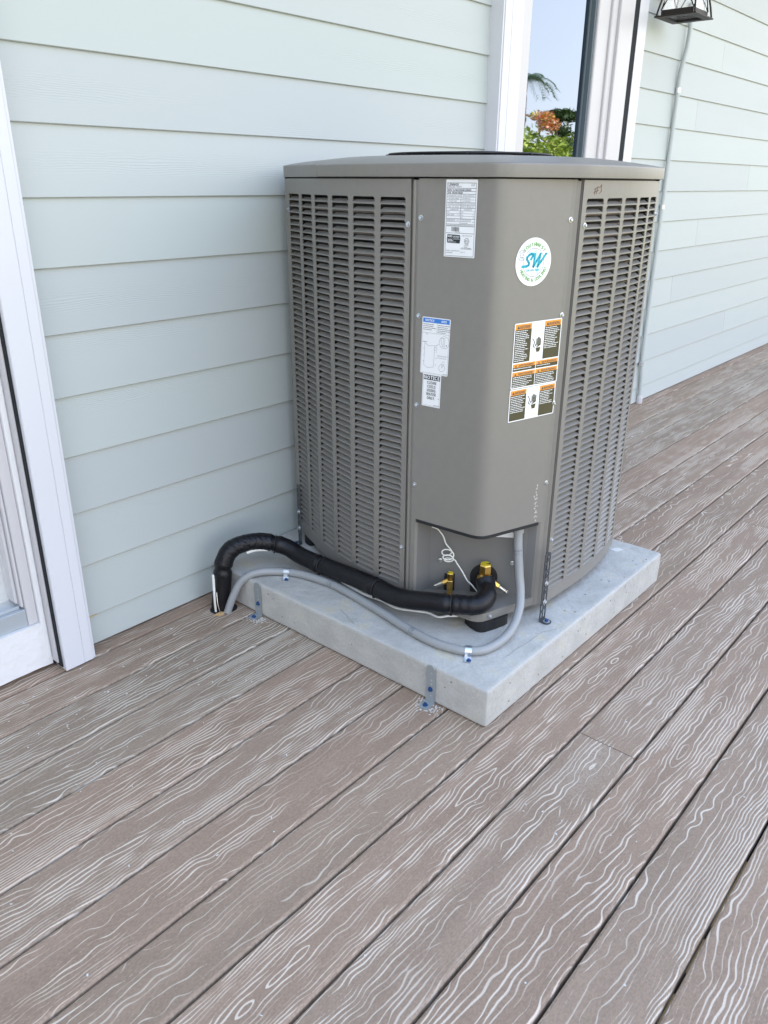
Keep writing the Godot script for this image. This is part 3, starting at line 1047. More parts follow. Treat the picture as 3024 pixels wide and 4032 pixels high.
func build_unit() -> void:
	var u := thing("air_conditioner_condenser", "tall grey-brown louvered air conditioner condenser standing on the concrete pad", "air conditioner", Vector3(0.58, PADH, 0.53))
	var LPath := Path.new(smooth_path(LP), -1.0)
	var RPath := Path.new(smooth_path(RP), -1.0)
	if LPath.out(0.1).x > 0: LPath.out_sign *= -1.0
	if RPath.out(0.1).z < 0: RPath.out_sign *= -1.0
	louvre_panel(u, LPath, [0.0545, 0.150, 0.2455, 0.341, 0.4365, 0.532], [61, 61, 40, 10, 0, 0], "left louvered panel facing the black hose")
	louvre_panel(u, RPath, [0.057, 0.1515, 0.246, 0.3405, 0.435], [61, 52, 14, 0, 0], "right louvered panel with a number written at its top")
	# number in brown marker at the top of the right panel
	var pen := Geo.new()
	for st in [[0.052, 1.2065, 0.0475, 1.1925], [0.0605, 1.2095, 0.0565, 1.1935], [0.0455, 1.2035, 0.066, 1.2085], [0.044, 1.1965, 0.065, 1.2015], [0.0775, 1.2135, 0.078, 1.1985], [0.069, 1.2065, 0.0775, 1.2135], [0.0695, 1.1945, 0.0795, 1.1995]]:
		var pts := PackedVector3Array()
		for i in 5:
			var s := lerpf(st[0], st[2], i / 4.0)
			pts.append(RPath.at(s + 0.0006 * sin(i * 2.1)) + RPath.out(s) * 0.0002 + Vector3.UP * lerpf(st[1], st[3], i / 4.0))
		pen.tube(pts, 0.0007, 5)
	tag(obj("marker_number", pen, M.pen, u), "number one in brown handwriting")

	# plan of the rest of the cabinet
	var back := [RP[6], Vector2(0.935, 0.885), Vector2(0.955, 0.75), Vector2(0.96, 0.55), Vector2(0.955, 0.35), Vector2(0.935, 0.2), Vector2(0.90, 0.125), Vector2(0.75, 0.085), Vector2(0.6, 0.075), Vector2(0.45, 0.07), Vector2(0.36, 0.060), LP[9]]
	var bp: Array = []
	for q in back: bp.append(Vector3(q.x, 0, q.y))
	var BPath := Path.new(PackedVector3Array(bp), -1.0)
	if BPath.out(0.2).x < 0: BPath.out_sign *= -1.0
	var g := Geo.new()
	patch(g, BPath, 0.0, BPath.length(), PT, TOP + 0.0046, 0.0, 0.002, 0.05)
	obj("rear_panels", g, M.paint, u)

	# corner posts either side of the control panel, and the recess behind the pipes
	g = Geo.new()
	var sheet := func(g: Geo, a: Vector2, b: Vector2, y0: float, y1: float, hint: Vector3) -> void:
		g.quad(Vector3(a.x, y0, a.y), Vector3(b.x, y0, b.y), Vector3(b.x, y1, b.y), Vector3(a.x, y1, a.y), hint)
	var lpost := [Vector2(0.196, 0.6505), Vector2(0.1795, 0.6495), Vector2(0.1765, 0.655), Vector2(0.1795, 0.659), Vector2(0.1765, 0.668), Vector2(0.1775, 0.680), Vector2(0.1835, 0.6845)]
	for i in lpost.size() - 1: sheet.call(g, lpost[i], lpost[i + 1], PT, TOP - 0.002, Vector3(-1, 0, 0.2))
	var rpost := [Vector2(0.380, 0.9335), Vector2(0.3845, 0.9405), Vector2(0.3945, 0.9465), Vector2(0.3965, 0.9435), Vector2(0.4035, 0.9515), Vector2(0.4085, 0.9515), Vector2(0.4085, 0.935)]
	for i in rpost.size() - 1: sheet.call(g, rpost[i], rpost[i + 1], PT, TOP - 0.002, Vector3(-0.3, 0, 1))
	tag(obj("corner_post", g, M.paint, u), "folded posts beside the control panel")
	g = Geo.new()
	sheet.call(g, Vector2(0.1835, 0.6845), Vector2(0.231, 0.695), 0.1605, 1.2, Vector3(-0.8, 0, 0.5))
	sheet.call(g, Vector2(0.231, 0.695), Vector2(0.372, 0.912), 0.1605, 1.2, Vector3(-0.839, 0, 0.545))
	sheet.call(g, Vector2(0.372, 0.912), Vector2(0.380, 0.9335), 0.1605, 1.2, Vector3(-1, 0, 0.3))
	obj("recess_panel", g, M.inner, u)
	# base pan with a turned-up lip
	g = Geo.new()
	var pan := PackedVector2Array([Vector2(0.183, 0.682), Vector2(0.1895, 0.76), Vector2(0.196, 0.834), Vector2(0.1975, 0.860), Vector2(0.2035, 0.875), Vector2(0.215, 0.887), Vector2(0.23, 0.893), Vector2(0.314, 0.9185), Vector2(0.383, 0.939), Vector2(0.56, 0.92), Vector2(0.56, 0.62), Vector2(0.26, 0.62)])
	g.prism(pan, Vector3(0, PT + 0.001, 0), Vector3.RIGHT, Vector3.BACK, Vector3.UP, 0.0245)
	tag(obj("base_pan", g, M.paint, u), "rounded base pan under the service valves")
	g = Geo.new()
	g.box(Vector3(0.30, PT + 0.002, 0.14), Vector3(0.88, PT + 0.02, 0.90))
	obj("pan_floor", g, M.paint, u)
	# black feet
	for f in [[0.262, 0.868, 0.055], [0.79, 0.905, 0.03], [0.315, 0.150, 0.03], [0.85, 0.16, 0.03]]:
		var fg := Geo.new()
		var poly := PackedVector2Array()
		for i in 16:
			var a := TAU * i / 16
			var d := Vector2(cos(a), sin(a))
			poly.append(Vector2(signf(d.x) * pow(absf(d.x), 0.5), signf(d.y) * pow(absf(d.y), 0.5)) * Vector2(f[2], f[2] * 0.75))
		fg.prism(poly, Vector3(f[0], PADH + 0.0015, f[1]), Vector3(0.95, 0, 0.3), Vector3(-0.3, 0, 0.95), Vector3.UP, 0.029)
		obj("rubber_foot", fg, M.foot, u)

	# control panel: two flats and a rounded nose
	var cp := [Vector2(0.1763, 0.669), Vector2(0.1785, 0.700), Vector2(0.1814, 0.740), Vector2(0.1850, 0.790), Vector2(0.1886, 0.838), Vector2(0.1905, 0.8545), Vector2(0.1955, 0.8705), Vector2(0.2060, 0.8820), Vector2(0.2220, 0.8893), Vector2(0.2440, 0.8965), Vector2(0.29, 0.9111), Vector2(0.34, 0.927), Vector2(0.4012, 0.9464)]
	var C := Path.new(smooth_path(cp, 0.004), -1.0)
	if C.out(0.05).x > 0: C.out_sign *= -1.0
	var CL := C.length()
	g = Geo.new()
	patch(g, C, 0.0, CL, 0.3885, TOP + 0.001, 0.0, 0.003, 0.006)
	for s in [0.0, CL]:
		var m := C.out(s)
		var q := C.at(s)
		g.quad(q + Vector3.UP * 0.3885, q + Vector3.UP * TOP, q - m * 0.006 + Vector3.UP * TOP, q - m * 0.006 + Vector3.UP * 0.3885, C.dir(s) * (-1.0 if s == 0.0 else 1.0))
	tag(obj("control_panel", g, M.paint, u), "plain rounded corner cover carrying the stickers")
	g = Geo.new()
	patch(g, C, 0.016, CL - 0.028, 0.3825, 0.3905, 0.0016, 0.006, 0.006)
	tag(obj("edge_trim", g, M.rubber, u), "black rubber trim along the bottom of the control panel")
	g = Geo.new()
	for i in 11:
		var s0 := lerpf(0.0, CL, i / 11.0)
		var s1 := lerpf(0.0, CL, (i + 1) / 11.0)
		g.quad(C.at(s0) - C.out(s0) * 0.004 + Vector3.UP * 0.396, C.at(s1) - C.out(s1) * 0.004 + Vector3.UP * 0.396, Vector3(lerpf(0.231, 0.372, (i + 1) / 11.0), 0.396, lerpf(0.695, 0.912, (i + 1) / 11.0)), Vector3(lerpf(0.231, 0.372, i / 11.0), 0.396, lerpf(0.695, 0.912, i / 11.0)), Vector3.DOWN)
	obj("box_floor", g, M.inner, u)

	# screws
	var sm = screw_mesh()[0]
	for y in [1.1405, 0.920, 0.7005, 0.487]:
		piece("screw", sm, M.zinc, Transform3D(facing(C.out(0.008)), C.at(0.008) + Vector3.UP * y), u)
	for y in [1.139, 0.926, 0.711, 0.499]:
		piece("screw", sm, M.zinc, Transform3D(facing(C.out(CL - 0.012)), C.at(CL - 0.012) + Vector3.UP * y), u)
	for q in [[0.007, 1.125], [0.011, 0.292], [0.575, 1.142]]:
		piece("screw", sm, M.zinc, Transform3D(facing(LPath.out(q[0])), LPath.at(q[0]) + Vector3.UP * q[1]), u)
	for q in [[0.018, 1.126], [0.008, 0.33], [0.49, 1.139]]:
		piece("screw", sm, M.zinc, Transform3D(facing(RPath.out(q[0])), RPath.at(q[0]) + Vector3.UP * q[1]), u)
	var bo := Vector3(-0.839, 0, 0.545)
	for q in [Vector3(0.246, 0.254, 0.718), Vector3(0.353, 0.260, 0.883)]:
		piece("screw", sm, M.zinc, Transform3D(facing(bo), q + bo * 0.001), u)
	piece("screw", sm, M.zinc, Transform3D(facing(Vector3(-0.28, 0, 0.96)), Vector3(0.2352, 0.150, 0.8955)), u)
	var tg := Geo.new()
	tg.obox(Vector3(0.336, 0.352, 0.857) + bo * 0.001, Vector3(0.03, 0.016, 0.0004), facing(bo))
	tag(obj("paper_tag", tg, M.paper, u), "white tag behind the control panel")
	var cg := Geo.new()
	for i in 40:
		cg.obox(Vector3(0, 0, 0) + C.at(CL - 0.047 + rng.randf_range(-0.006, 0.006) + (i / 40.0) * 0.008) + C.out(CL - 0.05) * 0.0004 + Vector3.UP * lerpf(0.50, 0.40, i / 40.0 + rng.randf() * 0.1), Vector3(0.0006 + rng.randf() * 0.0014, 0.0006 + rng.randf() * 0.002, 0.0002), facing(C.out(CL - 0.05)))
	tag(obj("paint_scuff", cg, M.chalk, u), "chalky scuff near the lower right of the control panel")

	build_cap(u)
	build_valves(u)
	build_stickers(u)


func build_cap(u: Node3D) -> void:
	var plan: Array = []
	var add := func(a: Array) -> void:
		for q in a: plan.append(q)
	var lrev := LP.duplicate(); lrev.reverse()
	add.call(lrev)
	add.call([Vector2(0.1795, 0.72), Vector2(0.1855, 0.80), Vector2(0.1895, 0.845), Vector2(0.1985, 0.869), Vector2(0.2145, 0.8865), Vector2(0.244, 0.898), Vector2(0.31, 0.920), Vector2(0.37, 0.943)])
	add.call(RP)
	add.call([Vector2(0.935, 0.885), Vector2(0.955, 0.75), Vector2(0.96, 0.55), Vector2(0.955, 0.35), Vector2(0.935, 0.2), Vector2(0.90, 0.125), Vector2(0.75, 0.085), Vector2(0.6, 0.075), Vector2(0.45, 0.065), Vector2(0.37, 0.060)])
	var c: Array = []
	for q in plan: c.append(Vector3(q.x, 0, q.y))
	c.append(c[0])
	var loop := spline(c, 0.012)
	loop.remove_at(loop.size() - 1)
	var n := loop.size()
	var ctr := Vector3(0.575, 0, 0.52)
	var outn: Array = []
	for i in n:
		var t := (loop[(i + 1) % n] - loop[(i - 1 + n) % n]).normalized()
		var o := Vector3(t.z, 0, -t.x)
		if o.dot(loop[i] - ctr) < 0: o = -o
		outn.append(o)
	# profile from the bottom of the skirt up over the dome to the fan opening
	var rings: Array = []
	var prof := [[0.006, 1.2262, 0.0], [0.0085, 1.2272, 0.0], [0.0085, 1.2520, 0.0], [0.0075, 1.2545, 0.0], [0.004, 1.2560, 0.0]]
	for p in prof:
		var ring := PackedVector3Array()
		for i in n:
			ring.append(loop[i] + outn[i] * p[0] * (0.25 if loop[i].z < 0.3 and loop[i].x < 0.5 else 1.0) + Vector3.UP * p[1])
		rings.append(ring)
	for k in range(1, 11):
		var t := k / 10.0
		var ring := PackedVector3Array()
		for i in n:
			var d := loop[i] - ctr
			var target := ctr + d.normalized() * 0.295
			var base: Vector3 = loop[i] + outn[i] * 0.004
			var q: Vector3 = base.lerp(target, t)
			ring.append(q + Vector3.UP * (1.2560 + 0.0195 * pow(sin(t * PI * 0.5), 0.85)))
		rings.append(ring)
	for e in [[0.289, 1.2745], [0.285, 1.271], [0.285, 1.23]]:
		var ring := PackedVector3Array()
		for i in n:
			ring.append(ctr + (loop[i] - ctr).normalized() * e[0] + Vector3.UP * e[1])
		rings.append(ring)
	var norms: Array = []
	for r in rings.size():
		var row := PackedVector3Array()
		for i in n:
			var du: Vector3 = rings[r][(i + 1) % n] - rings[r][(i - 1 + n) % n]
			var dv: Vector3 = rings[mini(r + 1, rings.size() - 1)][i] - rings[maxi(r - 1, 0)][i]
			var m := du.cross(dv).normalized()
			if r < 13 and m.dot(outn[i] + Vector3.UP * 0.8) < 0 or r >= 15 and m.dot(outn[i]) > 0: m = -m
			if r in [13, 14] and m.y < 0: m = -m
			row.append(m)
		norms.append(row)
	var g := Geo.new()
	for r in rings.size() - 1:
		for i in n:
			var j := (i + 1) % n
			g.squad([rings[r][i], rings[r][j], rings[r + 1][j], rings[r + 1][i]], [norms[r][i], norms[r][j], norms[r + 1][j], norms[r + 1][i]], [Vector2(), Vector2(), Vector2(), Vector2()])
	# underside of the skirt
	for i in n:
		var j := (i + 1) % n
		g.quad(rings[0][i], rings[0][j], loop[j] - outn[j] * 0.03 + Vector3.UP * 1.2268, loop[i] - outn[i] * 0.03 + Vector3.UP * 1.2268, Vector3.DOWN)
	tag(obj("top_cap", g, M.paint, u), "low domed metal cap with a square skirt")
	# dark throat, fan guard of wire rings and the motor plate
	var d := Geo.new()
	for i in 48:
		var a0 := TAU * i / 48
		var a1 := TAU * (i + 1) / 48
		d.flat(ctr + Vector3.UP * 1.229, ctr + Vector3(cos(a0) * 0.29, 1.229, sin(a0) * 0.29), ctr + Vector3(cos(a1) * 0.29, 1.229, sin(a1) * 0.29), Vector3.UP)
	obj("fan_throat", d, M.black, u)
	var gc := Vector3(0.562, 0, 0.532)
	var w := Geo.new()
	for r in [0.215, 0.185, 0.155, 0.125, 0.095]:
		var pts := PackedVector3Array()
		for i in 49:
			var a := TAU * i / 48
			pts.append(gc + Vector3(cos(a) * r, 1.2872 - 0.09 * r * r, sin(a) * r))
		w.tube(pts, 0.0030, 6, false)
	for i in 8:
		var a := TAU * i / 8 + 0.2
		var pts := PackedVector3Array()
		for k in 6:
			var r := lerpf(0.06, 0.225, k / 5.0)
			pts.append(gc + Vector3(cos(a) * r, 1.2862 - 0.09 * r * r, sin(a) * r))
		w.tube(pts, 0.0022, 6, true)
	tag(obj("fan_guard", w, M.black, u), "black wire guard over the fan opening")
	var mp := Geo.new()
	mp.lathe([Vector2(0.0, 1.2915), Vector2(0.090, 1.2910), Vector2(0.098, 1.289), Vector2(0.100, 1.281), Vector2(0.0, 1.280)], Vector3(0.588, 0, 0.54), Vector3.UP, 36)
	tag(obj("fan_motor_plate", mp, M.black, u), "black motor plate standing just above the cap")


func hexbar(g: Geo, o: Vector3, axis: Vector3, r: float, l: float) -> void:
	g.lathe([Vector2(0, 0), Vector2(r, 0), Vector2(r, l * 0.88), Vector2(r * 0.88, l), Vector2(0, l)], o, axis, 6, false)


func build_valves(u: Node3D) -> void:
	var bo := Vector3(-0.839, 0, 0.545)
	# small liquid valve
	var a := Vector3(0.2375, 0.150, 0.760)
	var sv := Geo.new()
	sv.lathe([Vector2(0.0072, 0.018), Vector2(0.0072, 0.03), Vector2(0.0082, 0.032), Vector2(0.0082, 0.05), Vector2(0.0072, 0.053), Vector2(0.0072, 0.066), Vector2(0.009, 0.069)], a, Vector3.UP, 14)
	sv.obox(a + Vector3(0, 0.048, 0), Vector3(0.008, 0.012, 0.008), facing(bo), 0.001)
	var port := (Vector3(0.213, 0.189, 0.722) - Vector3(0.232, 0.207, 0.749)).normalized()
	hexbar(sv, Vector3(0.235, 0.2085, 0.7555), port, 0.0068, 0.017)
	hexbar(sv, a + Vector3(0, 0.069, 0), Vector3.UP, 0.0098, 0.0135)
	var svo := obj("liquid_valve", sv, M.brass, u)
	tag(svo, "smaller brass service valve with yellow cap, to the left")
	var x := Geo.new()
	x.lathe([Vector2(0, 0), Vector2(0.0062, 0), Vector2(0.0062, 0.023), Vector2(0.005, 0.026), Vector2(0.0, 0.026)], Vector3(0.235, 0.2085, 0.7555) + port * 0.0165, port, 14)
	obj("service_cap", x, M.chrome, svo)
	x = Geo.new()
	x.lathe([Vector2(0.0078, 0), Vector2(0.0078, 0.001), Vector2(0.0, 0.001)], a + Vector3(0, 0.0826, 0), Vector3.UP, 18)
	obj("yellow_cap_disc", x, M.yellow, svo)
	x = Geo.new()
	x.prism(PackedVector2Array([Vector2(0, 0), Vector2(-0.0072, 0.003), Vector2(-0.0072, -0.003)]), a + Vector3(-0.0005, 0.0837, 0), Vector3(0.5, 0, 0.85), Vector3(-0.85, 0, 0.5), Vector3.UP, 0.0002)
	obj("arrow_mark", x, M.black, svo)
	x = Geo.new()
	x.lathe([Vector2(0.0, 0.0), Vector2(0.006, 0.0), Vector2(0.006, 0.03), Vector2(0.0, 0.03)], a + Vector3(0, 0.010, 0), Vector3.UP, 12)
	x.tube(spline([a + Vector3(0, 0.016, 0), a + Vector3(-0.002, 0.008, 0.006), a + Vector3(-0.02, 0.014, 0.02)], 0.004), 0.0055, 10)
	obj("copper_stub", x, M.copper, svo)
	# slot and hole in the recess panel
	x = Geo.new()
	x.obox(Vector3(0.261, 0.188, 0.741) + bo * 0.0006, Vector3(0.0145, 0.027, 0.0004), facing(bo))
	obj("pipe_slot", x, M.black, u)
	x = Geo.new()
	var poly := PackedVector2Array()
	for i in 24: poly.append(Vector2(cos(TAU * i / 24), sin(TAU * i / 24)) * 0.038)
	var fb := facing(bo)
	x.prism(poly, Vector3(0.312, 0.213, 0.820) + bo * 0.0003, fb.x, fb.y, fb.z, 0.0006)
	x.obox(Vector3(0.312, 0.188, 0.820) + bo * 0.0007, Vector3(0.036, 0.025, 0.0003), fb)
	tag(obj("pipe_hole", x, M.black, u), "dark round hole behind the larger valve")
	# large suction valve
	var b := Vector3(0.288, 0.205, 0.8395)
	var bv := Geo.new()
	bv.lathe([Vector2(0.022, 0.0), Vector2(0.0225, 0.016), Vector2(0.021, 0.023), Vector2(0.0155, 0.029), Vector2(0.0145, 0.0335), Vector2(0.0165, 0.036)], b, Vector3.UP, 20)
	hexbar(bv, b + Vector3(0, 0.0355, 0), Vector3.UP, 0.0168, 0.0265)
	var p2 := (Vector3(0.328, 0.187, 0.896) - Vector3(0.306, 0.214, 0.866)).normalized()
	hexbar(bv, Vector3(0.300, 0.2135, 0.857), p2, 0.0085, 0.022)
	var bvo := obj("suction_valve", bv, M.brass, u)
	tag(bvo, "larger brass service valve with yellow cap, behind the hose end")
	x = Geo.new()
	x.lathe([Vector2(0, 0), Vector2(0.0062, 0), Vector2(0.0062, 0.022), Vector2(0.0074, 0.0225), Vector2(0.0074, 0.027), Vector2(0.0, 0.027)], Vector3(0.300, 0.2135, 0.857) + p2 * 0.0215, p2, 14)
	obj("service_cap", x, M.chrome, bvo)
	x = Geo.new()
	x.lathe([Vector2(0.0135, 0), Vector2(0.0135, 0.001), Vector2(0.0, 0.001)], b + Vector3(0, 0.0622, 0), Vector3.UP, 20)
	obj("yellow_cap_disc", x, M.yellow, bvo)
	x = Geo.new()
	x.prism(PackedVector2Array([Vector2(0, 0), Vector2(0.0125, 0.005), Vector2(0.0125, -0.005)]), b + Vector3(0.0005, 0.0633, 0), Vector3(0.5, 0, 0.85), Vector3(-0.85, 0, 0.5), Vector3.UP, 0.0002)
	obj("arrow_mark", x, M.black, bvo)


# ------------------------------------------------------------------ stickers
class Frame:
	var o: Vector3
	var U: Vector3
	var V: Vector3
	var N: Vector3
	func _init(a: Vector3, b: Vector3, c: Vector3) -> void:
		o = a; U = b; V = c; N = b.cross(c).normalized()
	func p(x: float, y: float, h := 0.0) -> Vector3:
		return o + U * x + V * y + N * h


func font(kind: String) -> SystemFont:
	var f := SystemFont.new()
	f.font_names = PackedStringArray(["Droid Sans Mono" if kind == "mono" else ("Droid Serif" if kind == "serif" else "Droid Sans")])
	if kind == "bold": f.font_weight = 700
	return f


# lettering of height em (capital height about 0.72 em) in the box w wide; left edge at x (or centred on it)
func letter(g: Geo, F: Frame, text: String, x: float, y: float, em: float, w := 0.0, kind := "sans", centre := false, turn := 0.0, lift := 0.0009, slant := 0.0) -> void:
	var t := TextMesh.new()
	t.text = text
	t.font = font(kind)
	t.font_size = 24
	t.pixel_size = em / 24.0
	t.depth = 0.0
	t.curve_step = 3.0
	t.horizontal_alignment = HORIZONTAL_ALIGNMENT_LEFT
	t.vertical_alignment = VERTICAL_ALIGNMENT_BOTTOM
	if t.get_surface_count() == 0:
		return
	var a := t.surface_get_arrays(0)
	var vs: PackedVector3Array = a[Mesh.ARRAY_VERTEX]
	if vs.size() == 0:
		return
	var mn := vs[0]
	var mx := vs[0]
	for q in vs:
		mn = mn.min(q); mx = mx.max(q)
	var sx := 1.0
	if w > 0.0 and mx.x > mn.x: sx = w / (mx.x - mn.x)
	var half := (mx.x - mn.x) * sx * 0.5
	var cs := cos(turn)
	var sn := sin(turn)
	var ids = a[Mesh.ARRAY_INDEX]
	var count: int = ids.size() if ids != null else vs.size()
	for i in range(0, count, 3):
		var tri3: Array = []
		for j in 3:
			var q: Vector3 = vs[ids[i + j]] if ids != null else vs[i + j]
			var lx := (q.x - mn.x) * sx - (half if centre else 0.0)
			var ly := q.y - mn.y
			lx += ly * slant
			tri3.append(F.p(x + lx * cs - ly * sn, y + lx * sn + ly * cs, lift))
		g.flat(tri3[0], tri3[1], tri3[2], F.N)


func rect(g: Geo, F: Frame, x0: float, y0: float, x1: float, y1: float, lift: float) -> void:
	g.quad(F.p(x0, y0, lift), F.p(x1, y0, lift), F.p(x1, y1, lift), F.p(x0, y1, lift), F.N)


func shape(g: Geo, F: Frame, pts: Array, lift: float) -> void:
	var poly := PackedVector2Array(pts)
	g.prism(poly, F.p(0, 0, lift), F.U, F.V, F.N, 0.0, false)


func stroke(g: Geo, F: Frame, pts: Array, w: float, lift: float, closed := false) -> void:
	var c := pts.duplicate()
	if closed: c.append(pts[0])
	for i in c.size() - 1:
		var a: Vector2 = c[i]
		var b: Vector2 = c[i + 1]
		var d := (b - a).normalized()
		var m := Vector2(-d.y, d.x) * w * 0.5
		var e := d * w * 0.3
		g.quad(F.p(a.x - e.x + m.x, a.y - e.y + m.y, lift), F.p(b.x + e.x + m.x, b.y + e.y + m.y, lift), F.p(b.x + e.x - m.x, b.y + e.y - m.y, lift), F.p(a.x - e.x - m.x, a.y - e.y - m.y, lift), F.N)


func ring(c: Vector2, r: float, n := 32, a0 := 0.0, a1 := TAU) -> Array:
	var o: Array = []
	for i in n:
		var a := lerpf(a0, a1, float(i) / (n if a1 - a0 >= TAU else n - 1))
		o.append(c + Vector2(cos(a), sin(a)) * r)
	return o


func sticker(called: String, F: Frame, outline: Array, m: Material, u: Node3D, label: String) -> MeshInstance3D:
	var g := Geo.new()
	g.prism(PackedVector2Array(outline), F.o, F.U, F.V, F.N, 0.0004, false)
	var o := obj(called, g, m, u)
	tag(o, label)
	return o


func rrect(w: float, h: float, r: float) -> Array:
	var o: Array = []
	for c in [[w - r, h - r, 0.0], [r, h - r, PI / 2], [r, r, PI], [w - r, r, PI * 1.5]]:
		for k in 5:
			var a: float = c[2] + PI / 2 * k / 4.0
			o.append(Vector2(c[0] + cos(a) * r, c[1] + sin(a) * r))
	return o


func fine_print(g: Geo, F: Frame, x0: float, x1: float, y: float, h: float, lift := 0.0008) -> void:
	# a line of print too small to read: word-long bars with ragged tops
	var x := x0
	while x < x1:
		var w := minf(rng.randf_range(0.8, 2.6) * h * 1.6, x1 - x)
		rect(g, F, x, y, x + w, y + h * rng.randf_range(0.75, 1.0), lift)
		x += w + h * 0.55


func build_stickers(u: Node3D) -> void:
	# --- rating plate on the left flat; drawn in its own units: 0..1 across, 0..1.92 down
	var W := 0.0806
	var H := 0.1618
	var LU := Vector3(0.0717, 0, 0.9974)
	var LO := Vector3(0.1775, 0, 0.686) + Vector3(-0.9974, 0, 0.0717) * 0.0009
	var F := Frame.new(LO + LU * 0.0567 + Vector3.UP * 1.0600, LU, Vector3(0, 1, 0))
	var o := sticker("rating_plate", F, rrect(W, H, 0.002), M.paper, u, "tall white rating plate full of small print")
	var ink := Geo.new()
	var soft := Geo.new()
	var X := func(f: float) -> float: return f * W
	var Yv := func(f: float) -> float: return H * (1.0 - f)
	var lw := 0.00042
	for v in [0.043, 0.110, 0.148, 0.183, 0.290, 0.360, 0.497, 0.568, 0.593, 0.684, 0.985]:
		rect(ink, F, X.call(0.04), Yv.call(v) - lw, X.call(0.96), Yv.call(v) + lw, 0.0006)
	for v in [0.220, 0.254, 0.324, 0.394, 0.430, 0.462]:
		rect(soft, F, X.call(0.04), Yv.call(v) - lw * 0.7, X.call(0.96), Yv.call(v) + lw * 0.7, 0.0006)
	rect(soft, F, X.call(0.04), Yv.call(0.535) - lw * 0.7, X.call(0.49), Yv.call(0.535) + lw * 0.7, 0.0006)
	for x in [0.04, 0.96]:
		rect(ink, F, X.call(x) - lw, Yv.call(0.985), X.call(x) + lw, Yv.call(0.043), 0.00065)
	rect(soft, F, X.call(0.495) - lw, Yv.call(0.568), X.call(0.495) + lw, Yv.call(0.183), 0.00065)
	rect(soft, F, X.call(0.25) - lw, Yv.call(0.360), X.call(0.25) + lw, Yv.call(0.324), 0.00065)
	rect(soft, F, X.call(0.71) - lw, Yv.call(0.360), X.call(0.71) + lw, Yv.call(0.324), 0.00065)
	var rows := [["LENNOX", 0.08, 0.078, 0.33, 1.5], ["DALLAS, TEXAS", 0.08, 0.103, 0.42, 0.95], ["M/N  EL18XCV5048-230A02", 0.07, 0.142, 0.74, 1.1], ["S/N  5824A10848", 0.07, 0.177, 0.47, 1.1],
		["CONTAINS HFC-410A", 0.07, 0.213, 0.40, 0.9], ["DESIGN PRESSURE", 0.55, 0.213, 0.36, 0.9], ["FACTORY CHARGE", 0.10, 0.247, 0.34, 0.9], ["HI 446 PSIG", 0.55, 0.247, 0.24, 0.9],
		["10 LBS 7 OZS", 0.11, 0.281, 0.25, 0.9], ["LO 236 PSIG", 0.55, 0.281, 0.24, 0.9], ["ELECTRICAL RATING", 0.09, 0.317, 0.38, 0.9], ["NOMINAL VOLTS 208/230", 0.51, 0.317, 0.43, 0.9],
		["1 PH", 0.08, 0.352, 0.09, 0.9], ["60 HZ", 0.32, 0.352, 0.12, 0.9], ["MIN 197", 0.52, 0.352, 0.16, 0.9], ["MAX 253", 0.74, 0.352, 0.18, 0.9],
		["COMPRESSOR", 0.16, 0.388, 0.26, 0.9], ["FAN MOTOR", 0.62, 0.388, 0.23, 0.9], ["PH", 0.07, 0.421, 0.06, 0.85], ["1", 0.45, 0.421, 0.02, 0.85], ["PH", 0.52, 0.421, 0.06, 0.85], ["1", 0.92, 0.421, 0.02, 0.85],
		["INPUT AMPS", 0.07, 0.456, 0.23, 0.85], ["17.9", 0.39, 0.456, 0.08, 0.85], ["FLA", 0.52, 0.456, 0.07, 0.85], ["2.7", 0.89, 0.456, 0.05, 0.85], ["HP", 0.52, 0.489, 0.05, 0.85], ["3/4", 0.89, 0.489, 0.05, 0.85],
		["24.1", 0.38, 0.523, 0.08, 0.85], ["40", 0.89, 0.545, 0.05, 0.9], ["5824A10848", 0.33, 0.676, 0.18, 0.6], ["FOR OUTDOOR USE", 0.58, 0.722, 0.32, 0.85],
		["Intertek", 0.65, 0.846, 0.15, 0.8], ["INSTALL PROHIBITED IN", 0.07, 0.925, 0.44, 0.85], ["SOUTHWEST", 0.07, 0.953, 0.23, 0.85], ["MADE IN", 0.55, 0.938, 0.14, 0.7]]
	for r in rows:
		letter(ink if r[4] > 0.92 else soft, F, r[0], X.call(r[1]), Yv.call(r[2]), 0.0044 * r[4], X.call(r[3]), "bold" if r[4] > 1.0 else "sans")
	for q in [[0.07, 0.33, 0.512], [0.07, 0.34, 0.528], [0.52, 0.84, 0.512], [0.52, 0.85, 0.533], [0.52, 0.74, 0.555], [0.06, 0.93, 0.585], [0.66, 0.76, 0.862], [0.57, 0.88, 0.876], [0.54, 0.91, 0.889], [0.8, 0.93, 0.06], [0.80, 0.92, 0.080]]:
		fine_print(soft, F, X.call(q[0]), X.call(q[1]), Yv.call(q[2]), 0.0011)
	var bx := 0.22
	for k in 30:
		var bw := rng.randf_range(0.003, 0.014)
		if k % 2 == 0: rect(ink, F, X.call(bx), Yv.call(0.662), X.call(bx + bw), Yv.call(0.604), 0.0007)
		bx += bw
		if bx > 0.70: break
	for rr in [0.0062, 0.0052]:
		stroke(ink, F, ring(Vector2(X.call(0.735), Yv.call(0.782)), rr, 24), 0.0005, 0.0007, true)
	letter(ink, F, "ETL", X.call(0.735), Yv.call(0.795), 0.0055, 0.0072, "bold", true)
	rect(soft, F, X.call(0.66), Yv.call(0.824), X.call(0.81), Yv.call(0.822), 0.0006)
	var bg := Geo.new()
